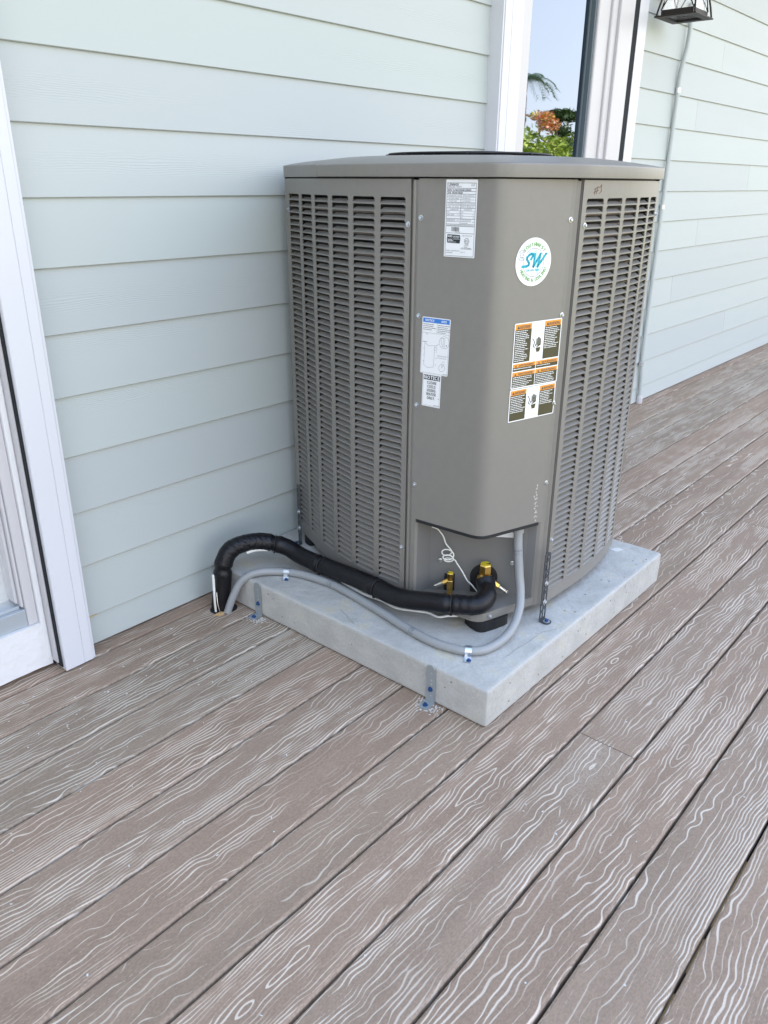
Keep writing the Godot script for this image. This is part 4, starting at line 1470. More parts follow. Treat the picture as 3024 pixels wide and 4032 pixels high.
	shape(bg, F, [Vector2(X.call(0.10), Yv.call(0.702)), Vector2(X.call(0.51), Yv.call(0.706)), Vector2(X.call(0.525), Yv.call(0.76)), Vector2(X.call(0.51), Yv.call(0.818)), Vector2(X.call(0.10), Yv.call(0.814)), Vector2(X.call(0.085), Yv.call(0.76))], 0.0006)
	obj("certificate_panel", bg, M.head_black, o)
	var wt := Geo.new()
	letter(wt, F, "AHRI", X.call(0.11), Yv.call(0.740), 0.0062, X.call(0.15), "bold")
	letter(wt, F, "CERTIFIED", X.call(0.28), Yv.call(0.740), 0.0042, X.call(0.215), "bold")
	rect(wt, F, X.call(0.09), Yv.call(0.765), X.call(0.52), Yv.call(0.762), 0.0009)
	fine_print(wt, F, X.call(0.30), X.call(0.49), Yv.call(0.751), 0.0007, 0.0009)
	fine_print(wt, F, X.call(0.12), X.call(0.25), Yv.call(0.777), 0.0011, 0.0009)
	fine_print(wt, F, X.call(0.12), X.call(0.30), Yv.call(0.788), 0.0013, 0.0009)
	fine_print(wt, F, X.call(0.12), X.call(0.40), Yv.call(0.803), 0.0008, 0.0009)
	obj("white_lettering", wt, M.paper, o)
	obj("print", ink, M.ink, o)
	obj("small_print", soft, M.ink_soft, o)

	# --- blue notice with drawings
	W = 0.0795; H = 0.1355
	F = Frame.new(LO - LU * 0.0006 + Vector3.UP * 0.7846, LU, (Vector3.UP + LU * 0.026).normalized())
	o = sticker("torque_notice", F, rrect(W, H, 0.003), M.paper, u, "white notice with blue heading and line drawings")
	ink = Geo.new(); soft = Geo.new()
	var hb := Geo.new()
	rect(hb, F, 0.0022, H - 0.0125, W - 0.0022, H - 0.002, 0.0006)
	obj("blue_heading", hb, M.head_blue, o)
	wt = Geo.new()
	letter(wt, F, "NOTICE", 0.0095, H - 0.0098, 0.0072, 0.0250, "bold")
	letter(wt, F, "AVIS", 0.054, H - 0.0098, 0.0072, 0.0150, "bold")
	obj("white_lettering", wt, M.paper, o)
	for i in 4: fine_print(soft, F, 0.004, 0.004 + [0.030, 0.028, 0.036, 0.024][i], H - 0.0175 - i * 0.0042, 0.0016)
	for i in 5: fine_print(soft, F, 0.045, 0.045 + [0.033, 0.028, 0.035, 0.034, 0.023][i], H - 0.0175 - i * 0.0042, 0.0016)
	rect(soft, F, 0.0022, H - 0.0372, W - 0.0022, H - 0.0367, 0.0006)
	rect(soft, F, 0.0425, H - 0.037, 0.0430, H - 0.0125, 0.0006)
	var lwid := 0.00055
	stroke(soft, F, [Vector2(0.0022, 0.0022), Vector2(W - 0.0022, 0.0022), Vector2(W - 0.0022, H - 0.0125)], 0.0004, 0.0006)
	stroke(soft, F, [Vector2(0.0022, 0.0022), Vector2(0.0022, H - 0.0125)], 0.0004, 0.0006)
	var kx := W / 610.0      # drawing traced in hundredths
	var drawn := func(pts: Array) -> Array:
		var r: Array = []
		for q in pts: r.append(Vector2((q[0] - 105.0) * kx, H - (q[1] - 110.0) * kx * 0.80))
		return r
	stroke(soft, F, drawn.call([[185, 700], [180, 1210], [270, 1270], [400, 1235], [405, 740]]), lwid, 0.0007)
	stroke(soft, F, drawn.call([[185, 700], [270, 760], [405, 740], [425, 745], [500, 690]]), lwid, 0.0007)
	stroke(soft, F, ring(Vector2(0.0655, H - 0.0555), 0.0142, 28), lwid, 0.0007, true)
	stroke(soft, F, ring(Vector2(0.0425, H - 0.0730), 0.0036, 14), lwid, 0.0007, true)
	stroke(soft, F, ring(Vector2(0.0620, 0.0185), 0.0085, 22), lwid, 0.0007, true)
	stroke(soft, F, [Vector2(0.0625, H - 0.0455), Vector2(0.0625, H - 0.066), Vector2(0.0665, H - 0.066), Vector2(0.0665, H - 0.0455), Vector2(0.057, H - 0.0455), Vector2(0.0560, H - 0.054), Vector2(0.0615, H - 0.066)], lwid, 0.0007)
	stroke(soft, F, [Vector2(0.062, 0.0185), Vector2(0.062, 0.032)], lwid, 0.0007)
	stroke(soft, F, [Vector2(0.062, 0.0185), Vector2(0.0695, 0.030)], lwid, 0.0007)
	for i in 4:
		rect(soft, F, 0.0075, 0.029 + i * 0.0155, 0.009, 0.0303 + i * 0.0155, 0.0007)
		rect(soft, F, 0.0435, 0.0235 + i * 0.0155, 0.0452, 0.0248 + i * 0.0155, 0.0007)
	rect(soft, F, 0.0705, H - 0.0635, 0.073, H - 0.061, 0.0007)
	letter(soft, F, "TORQUE SCREWS", 0.0475, 0.0450, 0.0034, 0.029)
	letter(soft, F, "TO 10-16 IN-LBS", 0.0475, 0.0405, 0.0034, 0.026)
	letter(soft, F, "1/8\"", 0.0640, 0.0325, 0.0030)
	fine_print(soft, F, 0.066, 0.079, 0.0035, 0.0012)
	fine_print(soft, F, 0.0130, 0.0185, H - 0.0405, 0.0012)
	fine_print(soft, F, 0.0040, 0.0175, H - 0.0595, 0.0012)
	obj("small_print", soft, M.ink_soft, o)

	# --- clean coils notice
	W = 0.0532; H = 0.0812
	F = Frame.new(LO + LU * 0.0065 + Vector3.UP * 0.7030, LU, (Vector3.UP + LU * 0.022).normalized())
	o = sticker("coil_notice", F, rrect(W, H, 0.0005), M.paper, u, "white notice with black heading about cleaning coils")
	hb = Geo.new()
	rect(hb, F, 0.0025, H - 0.0145, W - 0.0025, H - 0.0025, 0.0006)
	obj("black_heading", hb, M.head_black, o)
	wt = Geo.new()
	letter(wt, F, "NOTICE", W * 0.5, H - 0.0125, 0.0118, 0.0450, "bold", true)
	obj("white_lettering", wt, M.paper, o)
	ink = Geo.new(); soft = Geo.new()
	var lines := ["CLEAN", "COILS", "USING", "WATER", "ONLY."]
	for i in 5: letter(ink, F, lines[i], W * 0.5, H - 0.0245 - i * 0.0096, 0.0100, [0.0265, 0.024, 0.025, 0.0285, 0.0235][i], "bold", true)
	obj("print", ink, M.ink, o)
	stroke(soft, F, [Vector2(0.0025, 0.0025), Vector2(W - 0.0025, 0.0025), Vector2(W - 0.0025, H - 0.0145)], 0.0004, 0.0006)
	stroke(soft, F, [Vector2(0.0025, 0.0025), Vector2(0.0025, H - 0.0145)], 0.0004, 0.0006)
	fine_print(soft, F, 0.035, 0.052, 0.0042, 0.0012)
	fine_print(soft, F, 0.047, 0.0515, 0.0215, 0.0012)
	obj("small_print", soft, M.ink_soft, o)

	# --- right flat
	var RU := Vector3(0.9531, 0, 0.3026)
	var RN := Vector3(-0.3026, 0, 0.9531)
	var RO := Vector3(0.222, 0, 0.8895) + RN * 0.0009
	# round company sticker
	var R := 0.0525
	F = Frame.new(RO + RU * 0.0729 + Vector3.UP * 1.0512, RU, Vector3.UP)
	o = sticker("round_company_sticker", F, ring(Vector2(), R, 64), M.paper, u, "round white heating company sticker with teal letters")
	var pt := Geo.new()
	shape(pt, F, [Vector2(-0.019, 0.0235), Vector2(-0.002, 0.0225), Vector2(0.004, 0.026), Vector2(0.008, 0.0275), Vector2(0.0085, 0.012), Vector2(0.014, -0.004), Vector2(0.0175, -0.016), Vector2(0.0165, -0.026), Vector2(0.0125, -0.027), Vector2(0.007, -0.015), Vector2(0.0035, 0.0), Vector2(-0.002, 0.014), Vector2(-0.012, 0.0165)], 0.0006)
	stroke(pt, F, ring(Vector2(-0.036, 0.0155), 0.0125, 30), 0.0006, 0.0006, true)
	obj("pale_map_shape", pt, M.pale_teal, o)
	var rg := Geo.new()
	stroke(rg, F, ring(Vector2(0, -0.001), 0.0305, 44, -3.48, 2.38), 0.0010, 0.0007)
	obj("grey_ring", rg, M.ring_grey, o)
	var sw := Geo.new()
	var S := func(pts: Array) -> Array:
		var r: Array = []
		for q in pts: r.append(Vector2((q[0] - 712.0) * 0.000131 , (725.0 - q[1]) * 0.0000935))
		return r
	var sp := 0.0000935
	# S and W as brush strokes
	stroke(sw, F, S.call([[460, 822], [560, 815], [605, 790], [612, 745], [585, 700], [556, 655], [560, 610], [600, 560], [650, 535], [690, 540], [690, 580], [645, 665]]), 0.0056, 0.0009)
	stroke(sw, F, S.call([[735, 535], [728, 640], [712, 835], [780, 700], [858, 540], [845, 640], [808, 835], [880, 720], [985, 545]]), 0.0056, 0.0009)
	stroke(sw, F, S.call([[970, 545], [1010, 540]]), 0.0030, 0.0009)
	stroke(sw, F, S.call([[450, 832], [560, 828]]), 0.0022, 0.00095)
	obj("teal_monogram", sw, M.teal, o)
	var ph := Geo.new()
	letter(ph, F, "239-205-1001", -0.0215, -0.0200, 0.0068, 0.0400, "bold")
	obj("phone_number", ph, M.teal, o)
	var gi := Geo.new()
	var word := "SOUTHWEST"
	for i in word.length():
		var a := lerpf(2.38, 0.72, i / 8.0)
		letter(gi, F, word[i], cos(a) * 0.0345, sin(a) * 0.0345, 0.0112, 0.0, "bold", true, a - PI / 2)
	word = "HEATING & COOLING!"
	for i in word.length():
		var a := lerpf(3.62, 5.92, i / 17.0)
		letter(gi, F, word[i], cos(a) * 0.0425, sin(a) * 0.0425, 0.0104, 0.0, "bold", true, a + PI / 2)
	obj("green_lettering", gi, M.green_ink, o)
	var bd := Geo.new()
	letter(bd, F, "15", -0.0362, 0.0140, 0.0120, 0.0115, "serif", true)
	letter(bd, F, "YEAR", -0.0355, 0.0092, 0.0045, 0.0110, "bold", true)
	stroke(bd, F, ring(Vector2(-0.036, 0.0155), 0.0102, 12, 0.5, 2.6), 0.0010, 0.0007)
	stroke(bd, F, ring(Vector2(-0.036, 0.0155), 0.0102, 12, 3.6, 5.6), 0.0010, 0.0007)
	obj("badge", bd, M.ring_grey, o)

	warning_sticker(u, Frame.new(RO + RU * 0.0315 + Vector3.UP * 0.7622, (RU + Vector3.UP * 0.021).normalized(), Vector3.UP), 0.1462, 0.1545, true)
	warning_sticker(u, Frame.new(RO + RU * 0.0304 + Vector3.UP * 0.6810, (RU + Vector3.UP * 0.028).normalized(), Vector3.UP), 0.1458, 0.0795, false)


func hand_sign(o: Node3D, F: Frame, cx: float, cy: float, s: float) -> void:
	var g := Geo.new()
	for f in [[-0.36, 0.42, 0.95], [-0.12, 0.46, 1.14], [0.12, 0.46, 1.08], [0.36, 0.40, 0.90]]:
		shape(g, F, [Vector2(cx + (f[0] - 0.095) * s, cy), Vector2(cx + (f[0] + 0.095) * s, cy), Vector2(cx + (f[0] * 1.05 + 0.085) * s, cy + f[2] * s), Vector2(cx + f[0] * 1.05 * s, cy + (f[2] + 0.09) * s), Vector2(cx + (f[0] * 1.05 - 0.085) * s, cy + f[2] * s)], 0.0009)
	shape(g, F, [Vector2(cx - 0.46 * s, cy - 0.30 * s), Vector2(cx + 0.10 * s, cy + 0.10 * s), Vector2(cx + 0.46 * s, cy + 0.05 * s), Vector2(cx + 0.46 * s, cy - 0.02 * s), Vector2(cx - 0.1 * s, cy - 0.28 * s)], 0.001)
	shape(g, F, [Vector2(cx - 0.50 * s, cy - 0.42 * s), Vector2(cx + 0.42 * s, cy - 0.36 * s), Vector2(cx + 0.40 * s, cy - 0.62 * s), Vector2(cx + 0.26 * s, cy - 1.05 * s), Vector2(cx - 0.30 * s, cy - 1.08 * s), Vector2(cx - 0.44 * s, cy - 0.70 * s)], 0.0009)
	shape(g, F, [Vector2(cx - 0.46 * s, cy - 0.12 * s), Vector2(cx - 0.62 * s, cy + 0.22 * s), Vector2(cx - 0.70 * s, cy + 0.20 * s), Vector2(cx - 0.62 * s, cy - 0.18 * s)], 0.0009)
	stroke(g, F, [Vector2(cx - 1.25 * s, cy + 1.05 * s), Vector2(cx - 0.85 * s, cy + 0.55 * s), Vector2(cx - 0.80 * s, cy + 0.35 * s), Vector2(cx - 1.02 * s, cy + 0.05 * s), Vector2(cx - 0.98 * s, cy - 0.22 * s), Vector2(cx - 0.70 * s, cy - 0.30 * s)], 0.11 * s, 0.0009)
	obj("shock_hand", g, M.gloss_black, o)


func alert(g: Geo, F: Frame, x: float, y: float, h: float) -> void:
	shape(g, F, [Vector2(x, y), Vector2(x + h, y), Vector2(x + h * 0.5, y + h)], 0.0009)


func warning_sticker(u: Node3D, F: Frame, W: float, H: float, tall: bool) -> void:
	var o := sticker("warning_sticker", F, rrect(W, H, 0.003), M.paper, u, "taller orange and black warning sticker, upper of the two" if tall else "shorter orange and black warning sticker, lower of the two")
	var ink := Geo.new()
	var white := Geo.new()
	var e := 0.0025
	var block := func(x0: float, y0: float, x1: float, y1: float, text: String, head: float, rows: int, share: float) -> void:
		var og := Geo.new()
		rect(og, F, x0, y1 - head, x1, y1, 0.0006)
		obj("orange_heading", og, M.orange, o)
		var bg := Geo.new()
		rect(bg, F, x0, y0, x1, y1 - head, 0.0006)
		obj("black_panel", bg, M.gloss_black, o)
		var em := head * 0.80
		alert(ink, F, x0 + (x1 - x0) * 0.09, y1 - head * 0.86, head * 0.66)
		letter(ink, F, text, x0 + (x1 - x0) * 0.25, y1 - head * 0.86, em, (x1 - x0) * 0.68, "bold")
		var step := 0.0043
		for i in rows:
			var y := y1 - head - 0.0042 - i * step
			if y < y0 + 0.001: break
			fine_print(white, F, x0 + 0.0022, x0 + (x1 - x0) * clampf(share + rng.randf_range(-0.18, 0.12), 0.3, 0.95), y, 0.0017, 0.0009)
	if tall:
		var y2 := 0.0615
		block.call(e, y2 + 0.0015, 0.052, H - e, "AVERTISSEMENT", 0.0125, 17, 0.78)
		block.call(0.0925, y2 + 0.0015, W - e, H - e, "WARNING", 0.0125, 12, 0.85)
		block.call(e, 0.0425, W * 0.5 - 0.001, 0.0600, "AVERTISSEMENT", 0.0085, 2, 0.78)
		block.call(W * 0.5 + 0.001, 0.0425, W - e, 0.0600, "WARNING", 0.0085, 2, 0.72)
		block.call(e, 0.0030, W * 0.5 - 0.001, 0.0400, "AVERTISSEMENT", 0.0090, 8, 0.78)
		block.call(W * 0.5 + 0.001, 0.0030, W - e, 0.0400, "WARNING", 0.0090, 8, 0.80)
		hand_sign(o, F, 0.0765, 0.0985, 0.0155)
	else:
		block.call(e, e, 0.0520, H - e, "AVERTISSEMENT", 0.0115, 10, 0.85)
		block.call(0.0945, e, W - e, H - e, "WARNING", 0.0115, 8, 0.80)
		hand_sign(o, F, 0.0775, 0.0410, 0.0160)
	obj("black_lettering", ink, M.ink, o)
	obj("white_print", white, M.paper, o)


# ------------------------------------------------------------------ pipes and wires
func build_lines() -> void:
	var hole := thing("pipe_hole_in_deck", "dark round hole in the deck board where hose and conduit come up", "hole", Vector3(-0.05, 0, 0.115))
	var hg := Geo.new()
	var poly := PackedVector2Array()
	for i in 28: poly.append(Vector2(cos(TAU * i / 28) * 0.042, sin(TAU * i / 28) * 0.036))
	hg.prism(poly, Vector3(-0.050, 0.0002, 0.118), Vector3(0.9, 0, 0.43), Vector3(-0.43, 0, 0.9), Vector3.UP, 0.0006)
	obj("opening", hg, M.gap, hole)
	hg = Geo.new()
	hg.prism(PackedVector2Array([Vector2(-0.016, -0.008), Vector2(0.012, -0.011), Vector2(0.016, 0.006), Vector2(-0.004, 0.011)]), Vector3(-0.081, 0.001, 0.138), Vector3(1, 0, 0), Vector3(0, 0, 1), Vector3.UP, 0.0012)
	tag(obj("wood_chip", hg, M.pine, hole), "bare pine showing at the rim of the hole")

	# black insulated hose
	var hs := thing("insulated_hose", "thick black insulated refrigerant hose lying along the pad", "hose", Vector3(0.0, 0, 0.2))
	var path := spline([Vector3(-0.054, -0.03, 0.106), Vector3(-0.052, 0.02, 0.108), Vector3(-0.043, 0.09, 0.114), Vector3(-0.034, 0.15, 0.115), Vector3(-0.004, 0.190, 0.123), Vector3(0.055, 0.199, 0.146), Vector3(0.103, 0.190, 0.180), Vector3(0.132, 0.175, 0.220), Vector3(0.143, 0.158, 0.275), Vector3(0.148, 0.154, 0.378), Vector3(0.144, 0.161, 0.537), Vector3(0.132, 0.165, 0.663), Vector3(0.149, 0.184, 0.775), Vector3(0.171, 0.190, 0.834), Vector3(0.199, 0.192, 0.876), Vector3(0.240, 0.197, 0.877), Vector3(0.272, 0.205, 0.857), Vector3(0.286, 0.222, 0.8415)], 0.004)
	var rad: Array = []
	var f := FastNoiseLite.new(); f.seed = 9; f.frequency = 1.0; f.fractal_octaves = 2
	var L := 0.0
	for i in path.size():
		if i: L += path[i].distance_to(path[i - 1])
		rad.append(0.0262 if L > 0.24 else 0.0275)
	var total := L
	var ties := [0.165, 0.365, 0.545, 0.775, 1.02]
	var lump := func(s: float, a: float) -> float:
		var r := 0.0005 * f.get_noise_3d(s * 22.0, cos(a) * 1.2, sin(a) * 1.2)
		# folds where the jacket is bent
		var bend := exp(-pow((s - 0.275) / 0.085, 2.0))
		var fold := sin(s * 400.0 + 2.2 * sin(a) + 9.0 * f.get_noise_2d(s * 14.0, cos(a)))
		r += bend * 0.0036 * (absf(fold) - 0.5) * (0.15 + 0.85 * pow(absf(sin(a * 0.5 + 0.4)), 3.0))
		r += exp(-pow((s - 1.06) / 0.03, 2.0)) * 0.001 * sin(s * 300.0)
		for t in ties:
			r -= 0.0034 * exp(-pow((s - t) / 0.007, 2.0)) - 0.0012 * exp(-pow((absf(s - t) - 0.016) / 0.007, 2.0))
		return r
	var hgz := Geo.new()
	hgz.tube(path, rad, 36, true, lump)
	obj("jacket", hgz, M.vinyl, hs)
	var run := PackedFloat32Array()
	var acc := 0.0
	for i in path.size():
		if i: acc += path[i].distance_to(path[i - 1])
		run.append(acc)
	for t in ties:
		var i := clampi(run.bsearch(t), 2, path.size() - 3)
		var T := (path[i + 1] - path[i - 1]).normalized()
		var N := T.cross(Vector3.UP).normalized()
		var B := T.cross(N)
		var pts := PackedVector3Array()
		for k in 33:
			var a := TAU * k / 32
			pts.append(path[i] + (N * cos(a) + B * sin(a)) * 0.0258)
		var tg := Geo.new()
		tg.tube(pts, 0.0016, 6, false)
		tg.obox(path[i] + (N * 0.5 - Vector3.UP * 0.75).normalized() * 0.027, Vector3(0.004, 0.003, 0.003), facing(T))
		if t != 0.165:
			obj("cable_tie", tg, M.black, hs)
	# lengthwise seam of the tape
	var seam := PackedVector3Array()
	for i in range(int(path.size() * 0.42), int(path.size() * 0.93)):
		var T := (path[i + 1] - path[i - 1]).normalized()
		var side := T.cross(Vector3.UP).normalized()
		if side.x > 0: side = -side
		seam.append(path[i] + (side * 0.92 - Vector3.UP * 0.40) * 0.0258)
	var sg := Geo.new()
	sg.tube(seam, 0.0010, 5, false)
	obj("tape_seam", sg, M.vinyl, hs)

	# white liquid line under the hose
	var wl := thing("white_line", "thin white jacketed line sagging under the black hose", "cable", Vector3(0.15, PADH, 0.6))
	var wg := Geo.new()
	var wp := spline([Vector3(-0.077, -0.01, 0.116), Vector3(-0.075, 0.05, 0.112), Vector3(-0.068, 0.12, 0.104)], 0.01)
	wg.tube(wp, 0.0048, 8)
	wp = spline([Vector3(0.025, 0.174, 0.152), Vector3(0.055, 0.1765, 0.162), Vector3(0.085, 0.172, 0.180)], 0.01)
	wg.tube(wp, 0.0050, 8)
	wp = spline([Vector3(0.170, 0.124, 0.40), Vector3(0.152, 0.1215, 0.44), Vector3(0.141, 0.1215, 0.528), Vector3(0.146, 0.122, 0.588), Vector3(0.141, 0.122, 0.651), Vector3(0.161, 0.1235, 0.700), Vector3(0.176, 0.124, 0.735), Vector3(0.178, 0.123, 0.769), Vector3(0.196, 0.126, 0.788), Vector3(0.212, 0.126, 0.806), Vector3(0.236, 0.128, 0.822)], 0.006)
	var wr: Array = []
	for i in wp.size():
		wr.append(lerpf(0.0062, 0.0034, clampf(i / (wp.size() * 0.6), 0.0, 1.0)))
	wg.tube(wp, wr, 8)
	obj("sleeve", wg, M.wire, wl)
	# a bare thin strand at the deck hole
	wg = Geo.new()
	wg.tube(spline([Vector3(-0.071, 0.07, 0.118), Vector3(-0.078, 0.035, 0.128), Vector3(-0.077, 0.0, 0.137), Vector3(-0.072, -0.01, 0.14)], 0.005), 0.0016, 6)
	obj("bare_strand", wg, M.chrome, wl)

	# coiled thermostat wire
	var tw := thing("coiled_wire", "white thermostat wire curled in loops in front of the recess", "wire", Vector3(0.24, 0.165, 0.76))
	var cw := Geo.new()
	var bo := Vector3(-0.839, 0, 0.545)
	var bu := Vector3(0.545, 0, 0.839)
	var pts: Array = [Vector3(0.207, 0.380, 0.712), Vector3(0.208, 0.367, 0.716), Vector3(0.217, 0.360, 0.727), Vector3(0.225, 0.341, 0.740), Vector3(0.229, 0.320, 0.747)]
	var loops := [[Vector3(0.229, 0.298, 0.749), 0.0145, 0.0115], [Vector3(0.232, 0.287, 0.754), 0.0150, 0.0120], [Vector3(0.232, 0.277, 0.755), 0.0135, 0.0075], [Vector3(0.237, 0.264, 0.760), 0.0165, 0.0090]]
	for k in 30:
		var q := k / 29.0 * 2.999
		var i0 := int(q)
		var fr := q - i0
		var c: Vector3 = loops[i0][0].lerp(loops[mini(i0 + 1, 3)][0], fr)
		var rx := lerpf(loops[i0][1], loops[mini(i0 + 1, 3)][1], fr)
		var ry := lerpf(loops[i0][2], loops[mini(i0 + 1, 3)][2], fr)
		var a := 0.2 - q * TAU * 1.0
		pts.append(c + bu * cos(a) * rx + Vector3.UP * sin(a) * ry + bo * 0.004 * sin(a * 0.5))
	pts.append_array([Vector3(0.246, 0.267, 0.770), Vector3(0.255, 0.239, 0.787), Vector3(0.2615, 0.214, 0.800), Vector3(0.268, 0.201, 0.812), Vector3(0.272, 0.184, 0.829)])
	cw.tube(spline(pts, 0.003), 0.00185, 8)
	obj("strand", cw, M.wire, tw)

	# grey flexible conduit
	var cd := thing("flexible_conduit", "grey ribbed flexible conduit curving from deck hole up into the cabinet", "conduit", Vector3(0.1, PADH, 0.6))
	var cp := spline([Vector3(-0.062, -0.03, 0.138), Vector3(-0.055, 0.0, 0.143), Vector3(-0.037, 0.05, 0.152), Vector3(-0.018, 0.09, 0.163), Vector3(0.003, 0.113, 0.179), Vector3(0.028, 0.1225, 0.198), Vector3(0.060, 0.1215, 0.220), Vector3(0.092, 0.1192, 0.257), Vector3(0.113, 0.119, 0.308), Vector3(0.122, 0.119, 0.36), Vector3(0.127, 0.119, 0.42), Vector3(0.119, 0.119, 0.506), Vector3(0.101, 0.119, 0.628), Vector3(0.080, 0.119, 0.75), Vector3(0.074, 0.119, 0.83), Vector3(0.083, 0.119, 0.885), Vector3(0.100, 0.119, 0.924), Vector3(0.134, 0.1192, 0.952), Vector3(0.190, 0.124, 0.9635), Vector3(0.245, 0.138, 0.962), Vector3(0.292, 0.167, 0.950), Vector3(0.322, 0.203, 0.9325), Vector3(0.333, 0.255, 0.9175), Vector3(0.3375, 0.325, 0.9055), Vector3(0.342, 0.383, 0.899)], 0.0035)
	var cr: Array = []
	var g := Geo.new()
	var ribs := func(s: float, a: float) -> float: return 0.00026 * sin((s - a * 0.0007) * TAU / 0.007)
	g.tube(cp, 0.0118, 20, true, ribs)
	obj("hose", g, M.pvc, cd)
	g = Geo.new()
	g.lathe([Vector2(0.0118, 0), Vector2(0.0150, 0.0), Vector2(0.0150, 0.010), Vector2(0.0168, 0.0115), Vector2(0.0168, 0.022), Vector2(0.012, 0.022)], Vector3(0.3395, 0.3615, 0.9015), Vector3(0.07, 0.99, -0.1).normalized(), 16)
	obj("connector", g, M.pvc, cd)
	# printed legend bands
	run = PackedFloat32Array(); acc = 0.0
	for i in cp.size():
		if i: acc += cp[i].distance_to(cp[i - 1])
		run.append(acc)
	for band in [0.44, 0.79, 1.335]:
		var pr := Geo.new()
		for line in 4:
			for w in 7:
				if rng.randf() < 0.18: continue
				var s: float = band + line * 0.0052
				var i := clampi(run.bsearch(s), 1, cp.size() - 2)
				var T := (cp[i + 1] - cp[i - 1]).normalized()
				var toward := (CAM - cp[i]).normalized()
				var N := (toward - T * toward.dot(T)).normalized()
				var B := T.cross(N)
				var a := -0.85 + w * 0.26
				var d := N * cos(a) + B * sin(a)
				pr.obox(cp[i] + d * 0.0120, Vector3(0.0011, 0.0006 + rng.randf() * 0.0005, 0.0002), Basis(d.cross(T).normalized(), T, d.cross(T).normalized().cross(T)))
		var po := obj("printed_legend", pr, M.pvc_ink, cd)
		po.set_meta("kind", "stuff")
	# zinc clamps
	var spec := [[Vector3(0.092, 0.119, 0.257), Vector3(0.55, 0, 0.83), Vector3(0.068, PADH, 0.279), "zinc one-hole clamp on the conduit near the deck hole"], [Vector3(0.100, 0.119, 0.924), Vector3(0.50, 0, 0.86), Vector3(0.0765, PADH, 0.9415), "zinc one-hole clamp on the conduit near the pad's front corner"]]
	for sp in spec:
		var cl := thing("conduit_clamp", sp[3], "clamp", Vector3(sp[0].x, PADH, sp[0].z), "zinc clamps holding the grey conduit to the pad")
		var T: Vector3 = sp[1].normalized()
		var N := Vector3(-T.z, 0, T.x)
		var cgz := Geo.new()
		var arc: Array = []
		for k in 15:
			var a := lerpf(PI + 0.5, 0.15, k / 14.0)
			arc.append(-cos(a) * N * -1.0 * 0.0132 + Vector3.UP * sin(a) * 0.0132)
		# over the conduit and out to the foot
		var prof: Array = []
		for k in 13:
			var a := lerpf(-0.6, PI - 0.25, k / 12.0)
			prof.append(-N * cos(a) * 0.0132 + Vector3.UP * sin(a) * 0.0132)
		prof.append(N * 0.0140 + Vector3.UP * (PADH + 0.0022 - 0.119))
		prof.append(N * 0.037 + Vector3.UP * (PADH + 0.0018 - 0.119))
		for k in prof.size() - 1:
			var A: Vector3 = sp[0] + prof[k]
			var B2: Vector3 = sp[0] + prof[k + 1]
			var mid := (A + B2) * 0.5
			var d := (B2 - A)
			cgz.obox(mid, Vector3(d.length() * 0.52, 0.0085, 0.0008), Basis(d.normalized(), T, d.normalized().cross(T)))
		for k in [-1.0, 1.0]:
			cgz.obox(sp[0] + N * 0.0128 + Vector3(0, -0.001, 0) + T * 0.0035 * k, Vector3(0.0009, 0.006, 0.001), Basis(N, Vector3.UP, N.cross(Vector3.UP)))
		obj("strap", cgz, M.zinc, cl)
		var sc := Geo.new()
		sc.lathe([Vector2(0.0062, 0), Vector2(0.0062, 0.0012), Vector2(0.0042, 0.0016)], sp[2] + Vector3(0, 0.0025, 0), Vector3.UP, 14)
		hexbar(sc, sp[2] + Vector3(0, 0.003, 0), Vector3.UP, 0.0042, 0.0045)
		obj("blue_screw", sc, M.blue, cl)


# ------------------------------------------------------------------ straps
func strap_outline(w: float, h: float) -> PackedVector2Array:
	var p := PackedVector2Array([Vector2(-w / 2, 0), Vector2(w / 2, 0)])
	for k in 9:
		var a := PI * k / 8.0
		p.append(Vector2(cos(a) * w / 2, h - w / 2 + sin(a) * w / 2))
	return p


